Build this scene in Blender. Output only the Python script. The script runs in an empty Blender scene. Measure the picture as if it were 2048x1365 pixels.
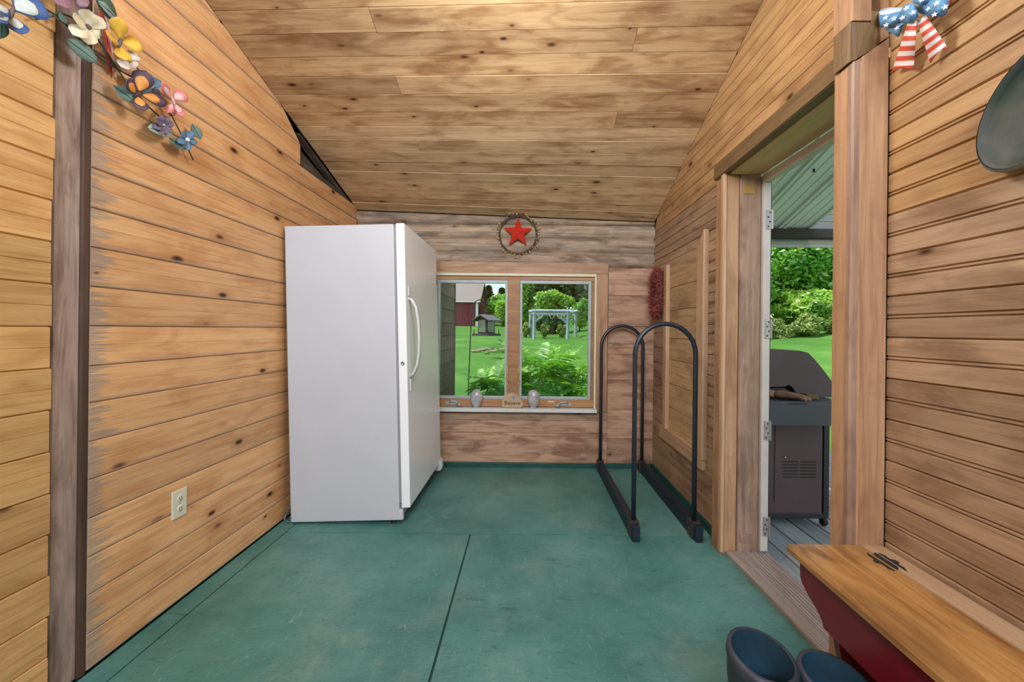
import bpy, bmesh, math, random
import numpy as np
from mathutils import Vector, Matrix
random.seed(7)
rng = np.random.default_rng(11)
S = bpy.context.scene
COL = S.collection
V = Vector

# ------------------------------------------------------------------ camera
F, CX, CY, ROLL, EYE = 820.0, 1055.0, 661.0, 0.0103, 1.17
cam = bpy.data.cameras.new('camera')
cam.sensor_width = 36.0
cam.lens = F / 2048 * 36
cam.shift_x = (1024 - CX) / 2048
cam.shift_y = -(682.5 - CY) / 2048
cam.clip_start, cam.clip_end = 0.02, 500
camo = bpy.data.objects.new('camera', cam)
COL.objects.link(camo)
camo.matrix_world = Matrix.Translation((0, 0, EYE)) @ Matrix.Rotation(math.pi/2, 4, 'X') @ Matrix.Rotation(ROLL, 4, 'Z')
S.camera = camo
S.view_settings.view_transform = 'Standard'
S.view_settings.look = 'None'
S.view_settings.gamma = 1.0
S.view_settings.use_curve_mapping = False
S.view_settings.exposure = 0.35
S.cycles.use_denoising = True
S.cycles.max_bounces = 7
S.cycles.diffuse_bounces = 4
S.cycles.use_adaptive_sampling = True
S.cycles.adaptive_threshold = 0.03
S.cycles.transparent_max_bounces = 16
S.cycles.sample_clamp_indirect = 8.0

# ------------------------------------------------------------------ sky, sun, large lights
w = bpy.data.worlds.new('sky'); S.world = w; w.use_nodes = True
nt = w.node_tree; nt.nodes.clear()
wo = nt.nodes.new('ShaderNodeOutputWorld'); bg = nt.nodes.new('ShaderNodeBackground')
sk = nt.nodes.new('ShaderNodeTexSky'); sk.sky_type = 'NISHITA'; sk.sun_disc = False
sk.sun_elevation = math.radians(52); sk.sun_rotation = math.radians(250); sk.air_density = 1.2; sk.dust_density = 1.5
tc = nt.nodes.new('ShaderNodeTexCoord')
nz = nt.nodes.new('ShaderNodeTexNoise'); nz.inputs['Scale'].default_value = 3.2; nz.inputs['Detail'].default_value = 7
rp = nt.nodes.new('ShaderNodeValToRGB'); rp.color_ramp.elements[0].position = .46; rp.color_ramp.elements[1].position = .66
mx = nt.nodes.new('ShaderNodeMix'); mx.data_type = 'RGBA'; mx.inputs[7].default_value = (9, 9.3, 9.8, 1)
nt.links.new(tc.outputs['Generated'], nz.inputs['Vector']); nt.links.new(nz.outputs[0], rp.inputs[0])
nt.links.new(rp.outputs[0], mx.inputs[0]); nt.links.new(sk.outputs[0], mx.inputs[6]); nt.links.new(mx.outputs[2], bg.inputs[0])
nt.links.new(bg.outputs[0], wo.inputs[0])
bg.inputs[1].default_value = 0.2

def aim(o, d):
    o.rotation_euler = V(d).to_track_quat('-Z', 'Y').to_euler()
sun = bpy.data.lights.new('sun', 'SUN'); sun.energy = 3.7; sun.angle = math.radians(1.0); sun.color = (1, .95, .86)
so = bpy.data.objects.new('sun', sun); COL.objects.link(so); aim(so, (.40, .08, -.90)); so.location = (-20, -5, 25)

def area(name, loc, d, sx, sy, power, col=(1, 1, 1)):
    l = bpy.data.lights.new(name, 'AREA'); l.shape = 'RECTANGLE'; l.size = sx; l.size_y = sy; l.energy = power; l.color = col
    o = bpy.data.objects.new(name, l); COL.objects.link(o); o.location = loc; aim(o, d); return o
area('rear_fill', (-.15, -2.34, 2.85), (0, 1, -.05), 2.2, .8, 122, (.80, .95, 1.14))  # added fill light, unseen behind the camera, brightens walls and ceiling
def lamp(name, loc, power, col, r=.09):
    l = bpy.data.lights.new(name, 'POINT'); l.energy = power; l.color = col; l.shadow_soft_size = r
    o = bpy.data.objects.new(name, l); COL.objects.link(o); o.location = loc; return o
lamp('overhead_fill', (-.05, 1.32, 2.36), 35, (.95, .97, 1.0), .17)  # added overhead fill without a fixture, lifts the ceiling and far end

# ------------------------------------------------------------------ measuring helpers (photo pixel -> point on a known plane)
def ray(px, py):
    dx, dy = px - CX, py - CY
    return V(((dx + ROLL*dy)/F, 1.0, -(dy - ROLL*dx)/F))
def atY(px, py, y): r = ray(px, py); return V((r.x*y, y, EYE + r.z*y))
def atX(px, py, x): r = ray(px, py); return atY(px, py, x/r.x)
def atZ(px, py, z): r = ray(px, py); return atY(px, py, (z-EYE)/r.z)

# ------------------------------------------------------------------ materials
def lin(c):
    return tuple(((v/255)/12.92 if v <= 10 else ((v/255+.055)/1.055)**2.4) for v in c) + (1,)
def newmat(name):
    m = bpy.data.materials.new(name); m.use_nodes = True; n = m.node_tree
    b = n.nodes['Principled BSDF']; return m, n, b
def node(n, t, **kw):
    x = n.nodes.new(t)
    for k, v in kw.items(): setattr(x, k, v)
    return x
def mixc(n, fac, a, b, mode='MIX'):
    x = n.nodes.new('ShaderNodeMix'); x.data_type = 'RGBA'; x.blend_type = mode
    for i, v in ((0, fac), (6, a), (7, b)):
        if hasattr(v, 'links') or isinstance(v, bpy.types.NodeSocket): n.links.new(v, x.inputs[i])
        else: x.inputs[i].default_value = v
    return x.outputs[2]
def math_(n, op, a, b=None, clamp=False):
    x = n.nodes.new('ShaderNodeMath'); x.operation = op; x.use_clamp = clamp
    for i, v in ((0, a), (1, b)):
        if v is None: continue
        if isinstance(v, bpy.types.NodeSocket): n.links.new(v, x.inputs[i])
        else: x.inputs[i].default_value = v
    return x.outputs[0]
def ramp(n, s, stops):
    x = n.nodes.new('ShaderNodeValToRGB'); e = x.color_ramp.elements
    while len(e) < len(stops): e.new(.5)
    for i, (p, c) in enumerate(stops):
        e[i].position = p; e[i].color = c if len(c) == 4 else tuple(c)+(1,)
    n.links.new(s, x.inputs[0]); return x.outputs[0]
def g(v): return (v, v, v, 1)
def noise(n, vec, scale, detail=4, rough=.55, dist=0):
    x = n.nodes.new('ShaderNodeTexNoise'); x.inputs['Scale'].default_value = scale
    x.inputs['Detail'].default_value = detail; x.inputs['Roughness'].default_value = rough; x.inputs['Distortion'].default_value = dist
    n.links.new(vec, x.inputs['Vector']); return x.outputs[0]
def mapped(n, vec, sc, off=None):
    x = n.nodes.new('ShaderNodeMapping'); x.inputs['Scale'].default_value = sc
    n.links.new(vec, x.inputs['Vector'])
    if off is not None: n.links.new(off, x.inputs['Location'])
    return x.outputs[0]
def bump(n, b, h, strength=.2, dist=.002):
    x = n.nodes.new('ShaderNodeBump'); x.inputs['Strength'].default_value = strength; x.inputs['Distance'].default_value = dist
    n.links.new(h, x.inputs['Height']); n.links.new(x.outputs[0], b.inputs['Normal'])

def wood(name, light, mid, dark, gray=.0, gcol=(150, 140, 130), knots=.5, rough=.5, stain=.35, vary=.28, ends=False, spec=.35, axis=0, knotcol=(70, 38, 18), kscale=1.0):
    """boards: object-space x runs along the grain (axis=2: z does)"""
    m, n, b = newmat(name)
    t = node(n, 'ShaderNodeTexCoord').outputs['Object']
    if axis == 2:
        t = node(n, 'ShaderNodeVectorRotate', rotation_type='Y_AXIS').outputs[0]
        vr = t.node; vr.inputs['Angle'].default_value = math.pi/2
        n.links.new(node(n, 'ShaderNodeTexCoord').outputs['Object'], vr.inputs['Vector'])
    if axis == 1:
        t = node(n, 'ShaderNodeVectorRotate', rotation_type='Z_AXIS').outputs[0]
        vr = t.node; vr.inputs['Angle'].default_value = math.pi/2
        n.links.new(node(n, 'ShaderNodeTexCoord').outputs['Object'], vr.inputs['Vector'])
    oi = node(n, 'ShaderNodeObjectInfo').outputs['Random']
    cmb = node(n, 'ShaderNodeCombineXYZ'); 
    n.links.new(math_(n, 'MULTIPLY', oi, 91.7), cmb.inputs[0]); n.links.new(math_(n, 'MULTIPLY', oi, 47.3), cmb.inputs[1]); n.links.new(math_(n, 'MULTIPLY', oi, 13.1), cmb.inputs[2])
    off = cmb.outputs[0]
    # long grain with slow waves
    g1 = noise(n, mapped(n, t, (1.3, 26, 26), off), 1.6, 6, .6, .8)
    g2 = noise(n, mapped(n, t, (5, 140, 140), off), 1.5, 3, .6, .2)
    base = mixc(n, .35, ramp(n, g1, [(.25, lin(dark)), (.45, lin(mid)), (.70, lin(light))]), lin(mid))
    base = mixc(n, .26, base, ramp(n, g2, [(.3, g(.45)), (.7, g(1.0))]), 'MULTIPLY')
    # broad stains
    st = noise(n, mapped(n, t, (2.2, 7, 7), off), 1.4, 4, .6, .6)
    sm = math_(n, 'MULTIPLY', ramp(n, st, [(.47, g(0)), (.66, g(1))]), stain)
    base = mixc(n, sm, base, lin(dark), 'MIX')
    # knots: sparse cells, elongated a little along the grain
    kv = mapped(n, t, (4.2*kscale, 9.5*kscale, .001), off)
    vo = node(n, 'ShaderNodeTexVoronoi'); vo.inputs['Scale'].default_value = 1.0; n.links.new(kv, vo.inputs['Vector'])
    sep = node(n, 'ShaderNodeSeparateColor'); n.links.new(vo.outputs['Color'], sep.inputs[0])
    pick = math_(n, 'LESS_THAN', sep.outputs[0], knots)
    sz = math_(n, 'MULTIPLY_ADD', sep.outputs[1], .13); sz.node.inputs[2].default_value = .045
    rel = math_(n, 'DIVIDE', vo.outputs['Distance'], sz)
    kn = math_(n, 'MULTIPLY', ramp(n, rel, [(.45, g(1)), (1.0, g(0))]), pick)
    halo = math_(n, 'MULTIPLY', ramp(n, math_(n, 'MULTIPLY', rel, .33), [(.3, g(.45)), (.95, g(0))]), pick)
    base = mixc(n, halo, base, lin(dark)); base = mixc(n, kn, base, lin(knotcol))
    # weathered grey
    if gray > 0 or ends:
        gn = noise(n, mapped(n, t, (1.6, 17, 17), off), 1.3, 6, .65, .9)
        gm = ramp(n, gn, [(.70-gray*.45, g(0)), (.86-gray*.45, g(1))]) if gray > 0 else None
        if ends:
            sx = node(n, 'ShaderNodeSeparateXYZ'); n.links.new(t, sx.inputs[0])
            rag = noise(n, mapped(n, t, (1.5, 42, 42), off), 1.3, 5, .75)
            e = math_(n, 'SUBTRACT', sx.outputs[0], math_(n, 'MULTIPLY_ADD', rag, .42)); e.node.inputs[1].links[0].from_node.inputs[2].default_value = -.17
            em = ramp(n, math_(n, 'MULTIPLY', e, 10), [(.0, g(.85)), (.06, g(0))])
            ey = math_(n, 'ADD', sx.outputs[1], math_(n, 'MULTIPLY', noise(n, mapped(n, t, (6, 30, 30), off), 1.0, 5, .7), -.020))
            em2 = ramp(n, math_(n, 'MULTIPLY', ey, 60), [(.0, g(.7)), (.2, g(0))])
            em = math_(n, 'MAXIMUM', em, em2)
            gm = em if gm is None else math_(n, 'MAXIMUM', gm, em)
        gc = mixc(n, .6, lin(gcol), ramp(n, g2, [(.3, g(.35)), (.7, g(1))]), 'MULTIPLY')
        base = mixc(n, math_(n, 'MULTIPLY', gm, .8), base, gc)
    # board-to-board variety
    vv = math_(n, 'MULTIPLY_ADD', oi, vary); vv.node.inputs[2].default_value = 1 - vary*.55
    cv = node(n, 'ShaderNodeCombineColor')
    for i in range(3): n.links.new(vv, cv.inputs[i])
    base = mixc(n, 1.0, base, cv.outputs[0], 'MULTIPLY')
    n.links.new(base, b.inputs['Base Color'])
    b.inputs['Roughness'].default_value = rough; b.inputs['Specular IOR Level'].default_value = spec
    bump(n, b, math_(n, 'ADD', g2, g1), .25, .0015)
    return m

def pm(name, col, rough=.5, metal=0.0, vary=.0, scale=8, spec=.5, bmp=0.0, col2=None, coat=0):
    m, n, b = newmat(name)
    if vary or col2 or bmp:
        t = node(n, 'ShaderNodeTexCoord').outputs['Object']
        f = noise(n, t, scale, 5, .6)
        c2 = lin(col2) if col2 else tuple(v*(1-vary) for v in lin(col)[:3])+(1,)
        n.links.new(ramp(n, f, [(.35, lin(col)), (.68, c2)]), b.inputs['Base Color'])
        if bmp: bump(n, b, f, bmp, .003)
    else: b.inputs['Base Color'].default_value = lin(col)
    b.inputs['Roughness'].default_value = rough; b.inputs['Metallic'].default_value = metal; b.inputs['Specular IOR Level'].default_value = spec
    b.inputs['Coat Weight'].default_value = coat
    return m

def leafmat(name, c1, c2, c3, scale=1.2, trans=.45):
    m, n, b = newmat(name)
    t = node(n, 'ShaderNodeTexCoord').outputs['Object']
    f = noise(n, t, scale, 5, .7)
    c = ramp(n, f, [(.34, lin(c1)), (.5, lin(c2)), (.66, lin(c3))])
    d = node(n, 'ShaderNodeBsdfDiffuse'); tr = node(n, 'ShaderNodeBsdfTranslucent'); gl = node(n, 'ShaderNodeBsdfGlossy')
    gl.inputs['Roughness'].default_value = .4; gl.inputs[0].default_value = (1, 1, 1, 1)
    n.links.new(c, d.inputs[0]); n.links.new(mixc(n, .6, c, lin((190, 230, 60)), 'SOFT_LIGHT'), tr.inputs[0])
    a = node(n, 'ShaderNodeMixShader'); a.inputs[0].default_value = trans; n.links.new(d.outputs[0], a.inputs[1]); n.links.new(tr.outputs[0], a.inputs[2])
    a2 = node(n, 'ShaderNodeMixShader'); a2.inputs[0].default_value = .05; n.links.new(a.outputs[0], a2.inputs[1]); n.links.new(gl.outputs[0], a2.inputs[2])
    n.links.new(a2.outputs[0], n.nodes['Material Output'].inputs[0]); n.nodes.remove(b)
    return m

M = {}
M['left'] = wood('pine_left', (248, 200, 146), (234, 178, 122), (182, 118, 68), gray=.0, knots=.75, ends=True, gcol=(176, 162, 148), stain=.45)
M['nearleft'] = wood('pine_near_left', (236, 190, 130), (220, 170, 108), (170, 118, 64), gray=.12, knots=.4, stain=.5, gcol=(156, 134, 104))
M['ceil'] = wood('pine_ceiling', (228, 192, 146), (208, 168, 122), (138, 90, 50), gray=.16, knots=.95, stain=.72, vary=.36, gcol=(160, 146, 124), kscale=1.15)
M['ceilfar'] = wood('pine_ceiling_weathered', (236, 204, 160), (222, 186, 142), (140, 98, 62), gray=.2, knots=.8, stain=.6, vary=.32, gcol=(168, 152, 132))
M['log'] = wood('weathered_log_siding', (204, 178, 146), (178, 152, 126), (92, 64, 46), gray=.5, knots=.6, stain=.8, vary=.25, gcol=(150, 138, 124), rough=.7)
M['farplank'] = wood('rough_pine_plank', (210, 172, 142), (192, 150, 120), (118, 80, 56), gray=.24, knots=.5, stain=.75, gcol=(112, 94, 84), rough=.6, kscale=.6)
M['right'] = wood('pine_right', (194, 164, 132), (174, 142, 112), (116, 86, 62), gray=.2, knots=.5, stain=.65, vary=.26, gcol=(138, 124, 112))
M['righthi'] = wood('pine_right_upper', (210, 170, 120), (192, 150, 102), (136, 96, 60), gray=.12, knots=.7, stain=.5, vary=.18, gcol=(160, 142, 116))
M['panel'] = wood('pine_patch_panel', (210, 176, 132), (192, 156, 114), (132, 98, 70), gray=.3, knots=.35, stain=.6, gcol=(130, 116, 100), kscale=.6)
M['batten'] = wood('pale_batten', (214, 178, 142), (198, 160, 124), (160, 120, 86), knots=.15, stain=.2)
M['post'] = wood('grey_post', (200, 178, 162), (176, 150, 136), (96, 70, 58), gray=.35, knots=.7, stain=.75, gcol=(160, 146, 134), axis=0, rough=.7)
M['darkstrip'] = wood('dark_strip', (108, 84, 66), (88, 66, 52), (56, 40, 30), knots=.1, stain=.3)
M['casing'] = wood('cedar_casing', (202, 160, 122), (180, 138, 102), (126, 88, 62), gray=.05, knots=.3, stain=.5, gcol=(140, 118, 96), vary=.2)
M['jamb'] = wood('jamb_board', (186, 154, 130), (164, 132, 110), (106, 80, 66), gray=.1, knots=.3, stain=.6, vary=.2, gcol=(130, 108, 92))
M['header'] = wood('header_board', (150, 122, 86), (130, 102, 68), (92, 68, 42), gray=.15, knots=.2, stain=.4)
M['soffit'] = wood('pale_soffit', (236, 204, 152), (222, 186, 132), (190, 146, 92), knots=.1, stain=.2)
M['thresh'] = wood('weathered_threshold', (196, 182, 172), (164, 150, 142), (104, 92, 86), gray=.3, knots=0, stain=.2, gcol=(170, 164, 158), rough=.8)
M['deck'] = wood('grey_deck', (182, 186, 180), (160, 166, 162), (104, 108, 102), gray=.2, knots=.1, stain=.3, gcol=(140, 150, 150), rough=.8)
M['winwood'] = wood('window_wood', (196, 148, 100), (172, 124, 82), (126, 84, 52), knots=.2, stain=.3, gray=.05)
M['lid'] = wood('varnished_lid', (216, 172, 108), (192, 138, 78), (108, 64, 30), knots=.45, stain=.7, rough=.3, spec=.5, gray=.06, gcol=(160, 140, 110), kscale=.8)
M['lidback'] = wood('pale_bench_strip', (208, 176, 140), (192, 158, 122), (158, 122, 90), knots=.15, stain=.25, rough=.4)
M['rafter'] = wood('dark_rafter', (140, 122, 104), (92, 78, 66), (36, 29, 25), gray=.3, gcol=(120, 112, 100), knots=.3, stain=.6, rough=.9)
M['backing'] = pm('dark_gap', (44, 32, 24), .9)
M['cream'] = pm('cream_vinyl', (222, 214, 180), .5, vary=.12)
M['sash'] = pm('grey_metal_sash', (176, 182, 178), .45, vary=.15, scale=20)
M['sillwhite'] = pm('white_sill', (214, 214, 206), .5, vary=.1)
M['white'] = pm('white_enamel', (198, 199, 203), .5, vary=.05, scale=3, spec=.3)
M['whitegloss'] = pm('white_door_enamel', (246, 246, 246), .28, vary=.03, scale=3, spec=.5)
M['gasket'] = pm('gasket_grey', (150, 148, 150), .6)
M['whiteplastic'] = pm('white_plastic', (205, 205, 204), .4)
M['chrome'] = pm('chrome', (190, 190, 190), .2, 1.0)
M['ivory'] = pm('ivory_plastic', (226, 220, 196), .4)
M['slot'] = pm('dark_slot', (40, 36, 30), .7)
M['black'] = pm('black_tube', (30, 38, 50), .35, vary=.3, spec=.6, scale=14)
M['blackwood'] = pm('black_painted_beam', (26, 36, 52), .5, vary=.35, scale=12)
M['bracket'] = pm('worn_bracket', (64, 62, 66), .5, .5, col2=(96, 76, 66), scale=20)
M['strip'] = pm('white_metal_strip', (206, 196, 188), .45, vary=.12, scale=10)
M['hinge'] = pm('steel_hinge', (176, 172, 168), .4, .6, vary=.2, scale=30)
M['brass'] = pm('brass_plate', (196, 150, 84), .45, .5, vary=.2)
M['maroon'] = pm('maroon_paint', (112, 20, 30), .28, vary=.25, scale=5, spec=.6)
M['ironhinge'] = pm('black_iron', (58, 60, 64), .55, .4, vary=.4, scale=40)
M['rubber'] = pm('black_rubber', (40, 46, 56), .5, col2=(62, 66, 74), scale=9)
M['lining'] = pm('boot_lining', (24, 64, 84), .8, vary=.4, scale=12)
M['star'] = pm('red_star', (204, 50, 36), .4, vary=.12, spec=.5)
M['twig'] = pm('twig_brown', (104, 82, 60), .8, vary=.3, scale=30)
M['berry'] = pm('cream_berry', (214, 194, 140), .6, vary=.25, scale=60)
M['berryred'] = pm('rusty_berry', (140, 62, 44), .6, vary=.3, scale=60)
M['redtwig'] = pm('rust_red_twig', (158, 76, 64), .7, col2=(104, 48, 42), scale=26)
M['rock'] = pm('tan_stone', (200, 168, 130), .85, vary=.2, scale=40, bmp=.3)
M['ink'] = pm('dark_ink', (46, 40, 36), .8)
M['mauveink'] = pm('mauve_print', (176, 160, 168), .8)
M['cord'] = pm('grey_cord', (110, 112, 110), .5)
M['grill'] = pm('brown_steel', (90, 70, 70), .5, vary=.15, scale=4, spec=.5)
M['grilldark'] = pm('dark_steel', (46, 42, 44), .5, vary=.2)
M['shelf'] = pm('grey_plastic_shelf', (74, 74, 82), .35, vary=.1)
M['glove'] = pm('worn_glove_leather', (176, 132, 104), .85, col2=(112, 88, 72), scale=16, bmp=.4)
M['box'] = pm('tan_box', (112, 92, 64), .7)
M['metalroof'] = pm('galvanised_roof', (240, 238, 240), .45, 0, vary=.06, scale=2)
M['ribdark'] = pm('roof_rib', (176, 184, 178), .45, .3)
M['purlin'] = pm('dark_purlin', (66, 58, 54), .8, vary=.3)
M['fascia'] = pm('white_fascia', (196, 196, 190), .6, vary=.06)
M['greysiding'] = pm('grey_siding', (136, 136, 138), .6, vary=.1)
M['brownsiding'] = wood('brown_siding', (150, 128, 106), (128, 108, 90), (92, 76, 62), gray=.2, gcol=(96, 90, 80), knots=0, rough=.8)
M['barnred'] = pm('barn_red', (122, 44, 56), .7, vary=.2, scale=.4)
M['barnroof'] = pm('barn_metal_roof', (128, 116, 112), .6, 0, vary=.06, scale=.3)
M['barntrim'] = pm('barn_trim', (214, 222, 228), .6)
M['pergola'] = pm('weathered_blue_grey_timber', (150, 166, 176), .8, vary=.2, scale=3)
M['rope'] = pm('pale_rope', (214, 206, 184), .8)
M['feeder'] = pm('grey_shingle', (104, 104, 108), .8, vary=.3, scale=24)
M['feederdark'] = pm('dark_feeder_wood', (60, 62, 66), .8, vary=.2, scale=24)
M['feederglass'] = pm('feeder_glass', (92, 110, 92), .2, spec=.8)
M['iron'] = pm('black_wire', (32, 34, 40), .5)
M['stone'] = pm('pale_edging_stone', (140, 132, 106), .9, vary=.3, scale=4)
M['bark'] = pm('bark', (84, 68, 54), .9, vary=.4, scale=5)
M['shrub'] = leafmat('shrub_leaf', (56, 108, 44), (108, 166, 62), (158, 204, 84), 3.0, .4)
M['treeA'] = leafmat('tree_leaf', (68, 124, 54), (118, 178, 72), (172, 212, 94), .7, .45)
M['treeB'] = leafmat('dark_tree_leaf', (36, 76, 54), (60, 108, 66), (96, 144, 84), .5, .3)
M['treeC'] = leafmat('bright_tree_leaf', (104, 150, 60), (152, 194, 82), (196, 220, 116), .9, .45)
M['hedge'] = leafmat('hedge_leaf', (84, 112, 52), (128, 152, 76), (170, 184, 108), 1.4, .3)
m, n, b = newmat('clear_glass'); M['glass'] = m; n.nodes.remove(b)
tr = node(n, 'ShaderNodeBsdfTransparent'); gl = node(n, 'ShaderNodeBsdfGlossy'); gl.inputs['Roughness'].default_value = .02
fr = node(n, 'ShaderNodeFresnel'); fr.inputs[0].default_value = 1.45; ms = node(n, 'ShaderNodeMixShader'); tr.inputs[0].default_value = (.93, .96, .94, 1)
n.links.new(fr.outputs[0], ms.inputs[0]); n.links.new(tr.outputs[0], ms.inputs[1]); n.links.new(gl.outputs[0], ms.inputs[2]); n.links.new(ms.outputs[0], n.nodes['Material Output'].inputs[0])
# painted strand-board floor
m, n, b = newmat('green_painted_strand_board'); M['floor'] = m
t = node(n, 'ShaderNodeTexCoord').outputs['Object']
f1 = noise(n, t, 1.3, 5, .6); f2 = noise(n, mapped(n, t, (5, 22, 9)), 2.0, 6, .72, 1.6); f3 = noise(n, mapped(n, t, (24, 7, 9)), 2.2, 6, .72, 1.4)
c = ramp(n, f1, [(.3, lin((54, 108, 100))), (.5, lin((80, 134, 124))), (.7, lin((108, 156, 147)))])
c = mixc(n, ramp(n, f2, [(.58, g(0)), (.66, g(.6))]), c, lin((44, 78, 72)))
c = mixc(n, ramp(n, f3, [(.60, g(0)), (.69, g(.55))]), c, lin((150, 186, 176)))
c = mixc(n, ramp(n, noise(n, mapped(n, t, (1, 1, 1)), 2.3, 7, .75, .5), [(.5, g(0)), (.7, g(.4))]), c, lin((142, 164, 154)))
n.links.new(c, b.inputs['Base Color']); b.inputs['Roughness'].default_value = .42; b.inputs['Specular IOR Level'].default_value = .5
bump(n, b, math_(n, 'ADD', f2, f3), .6, .006)
M['greenpaint'] = pm('green_baseboard_paint', (34, 84, 72), .4, vary=.3, scale=6)
# lawn
m, n, b = newmat('mown_lawn'); M['lawn'] = m
t = node(n, 'ShaderNodeTexCoord').outputs['Object']
c = ramp(n, noise(n, t, .35, 5, .6), [(.3, lin((66, 110, 44))), (.55, lin((84, 130, 54))), (.75, lin((108, 148, 66)))])
c = mixc(n, .5, c, ramp(n, noise(n, t, 9, 4, .7), [(.3, g(.55)), (.7, g(1))]), 'MULTIPLY')
n.links.new(c, b.inputs['Base Color']); b.inputs['Roughness'].default_value = .9; b.inputs['Specular IOR Level'].default_value = .1
# egg glass / mother-of-pearl ornaments
M['egg'] = pm('frosted_glass_egg', (190, 186, 182), .25, col2=(150, 142, 144), scale=28, spec=.7)
M['dishgreen'] = pm('dark_green_enamel', (44, 58, 50), .6, col2=(84, 82, 76), scale=9, spec=.5)
M['dishrim'] = pm('pale_chipped_rim', (150, 150, 140), .6, vary=.3, scale=30)

# ------------------------------------------------------------------ mesh helpers
def link(name, me, mat, parent=None, smooth=False, kind=None):
    o = bpy.data.objects.new(name, me); COL.objects.link(o)
    if mat is not None:
        for x in (mat if isinstance(mat, (list, tuple)) else [mat]): me.materials.append(M[x] if isinstance(x, str) else x)
    if smooth: me.polygons.foreach_set('use_smooth', [True]*len(me.polygons))
    if parent is not None:
        o.parent = parent
        o.matrix_parent_inverse = PINV.get(parent.name, Matrix.Identity(4))
    if kind: o['kind'] = kind
    return o
PINV = {}
def root(name, label, cat, loc=(0, 0, 0), group=None):
    o = bpy.data.objects.new(name, None); COL.objects.link(o); o.location = loc; o.empty_display_size = .05
    PINV[o.name] = Matrix.Translation(loc).inverted()
    tag(o, label, cat, group); return o
def tag(o, label, cat, group=None):
    o['label'] = label; o['category'] = cat
    if group: o['group'] = group
    return o
def struct(o): o['kind'] = 'structure'; return o
def bm_obj(name, bm, mat, parent=None, smooth=False, recalc=True, kind=None):
    if recalc: bmesh.ops.recalc_face_normals(bm, faces=bm.faces)
    me = bpy.data.meshes.new(name); bm.to_mesh(me); bm.free()
    return link(name, me, mat, parent, smooth, kind)
def add_box(bm, lo, hi, bev=0, mtx=None):
    r = bmesh.ops.create_cube(bm, size=1)
    vs = r['verts']
    for v in vs:
        v.co = V([lo[i] + (v.co[i]+.5)*(hi[i]-lo[i]) for i in range(3)])
    if bev:
        es = list({e for v in vs for e in v.link_edges})
        r2 = bmesh.ops.bevel(bm, geom=es, offset=bev, segments=2, affect='EDGES', profile=.6)
        vs = list({v for f in r2['faces'] for v in f.verts} | {v for v in vs if v.is_valid})
    if mtx is not None:
        for v in vs: v.co = mtx @ v.co
    return vs
def box(name, lo, hi, mat, parent=None, bev=0.002, mtx=None):
    bm = bmesh.new(); add_box(bm, lo, hi, bev, mtx); return bm_obj(name, bm, mat, parent)
def add_tube(bm, pts, r, seg=8, closed=False, cap=True):
    pts = [V(p) for p in pts]; n = len(pts); rings = []
    up = None
    for i, p in enumerate(pts):
        a = pts[(i-1) % n] if (closed or i > 0) else p; c = pts[(i+1) % n] if (closed or i < n-1) else p
        d = (c-a).normalized()
        if up is None:
            up = V((0, 0, 1)) if abs(d.z) < .9 else V((1, 0, 0))
        s = d.cross(up).normalized(); up = s.cross(d).normalized()
        rr = r[i] if isinstance(r, (list, tuple)) else r
        rings.append([bm.verts.new(p + (s*math.cos(k*2*math.pi/seg) + up*math.sin(k*2*math.pi/seg))*rr) for k in range(seg)])
    for i in range(n if closed else n-1):
        A, B = rings[i], rings[(i+1) % n]
        for k in range(seg): bm.faces.new((A[k], A[(k+1) % seg], B[(k+1) % seg], B[k]))
    if cap and not closed:
        bm.faces.new(rings[0]); bm.faces.new(rings[-1])
def tube(name, pts, r, mat, parent=None, seg=8, closed=False):
    bm = bmesh.new(); add_tube(bm, pts, r, seg, closed); return bm_obj(name, bm, mat, parent, True)
def add_lathe(bm, prof, seg=20, mtx=None):
    rings = []
    for (r, z) in prof:
        if r < 1e-5: rings.append([bm.verts.new((0, 0, z))])
        else: rings.append([bm.verts.new((r*math.cos(k*2*math.pi/seg), r*math.sin(k*2*math.pi/seg), z)) for k in range(seg)])
    for A, B in zip(rings, rings[1:]):
        for k in range(seg):
            k2 = (k+1) % seg
            q = [A[k % len(A)], A[k2 % len(A)], B[k2 % len(B)], B[k % len(B)]]
            q = list(dict.fromkeys(q))
            if len(q) > 2: bm.faces.new(q)
    if mtx is not None:
        for R in rings:
            for v in R: v.co = mtx @ v.co
def lathe(name, prof, mat, parent=None, seg=20, mtx=None):
    bm = bmesh.new(); add_lathe(bm, prof, seg, mtx); return bm_obj(name, bm, mat, parent, True)
def add_prism(bm, poly, d0, d1, fn):
    """poly: 2-D points, fn(a,b,d) -> 3-D point; extruded from d0 to d1"""
    A = [bm.verts.new(fn(a, b_, d0)) for a, b_ in poly]; B = [bm.verts.new(fn(a, b_, d1)) for a, b_ in poly]
    bm.faces.new(A); bm.faces.new(B)
    for i in range(len(poly)): j = (i+1) % len(poly); bm.faces.new((A[i], A[j], B[j], B[i]))
def prism(name, poly, d0, d1, fn, mat, parent=None, bev=0):
    bm = bmesh.new(); add_prism(bm, poly, d0, d1, fn)
    if bev: bmesh.ops.bevel(bm, geom=list(bm.edges), offset=bev, segments=2, affect='EDGES')
    return bm_obj(name, bm, mat, parent)

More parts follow.
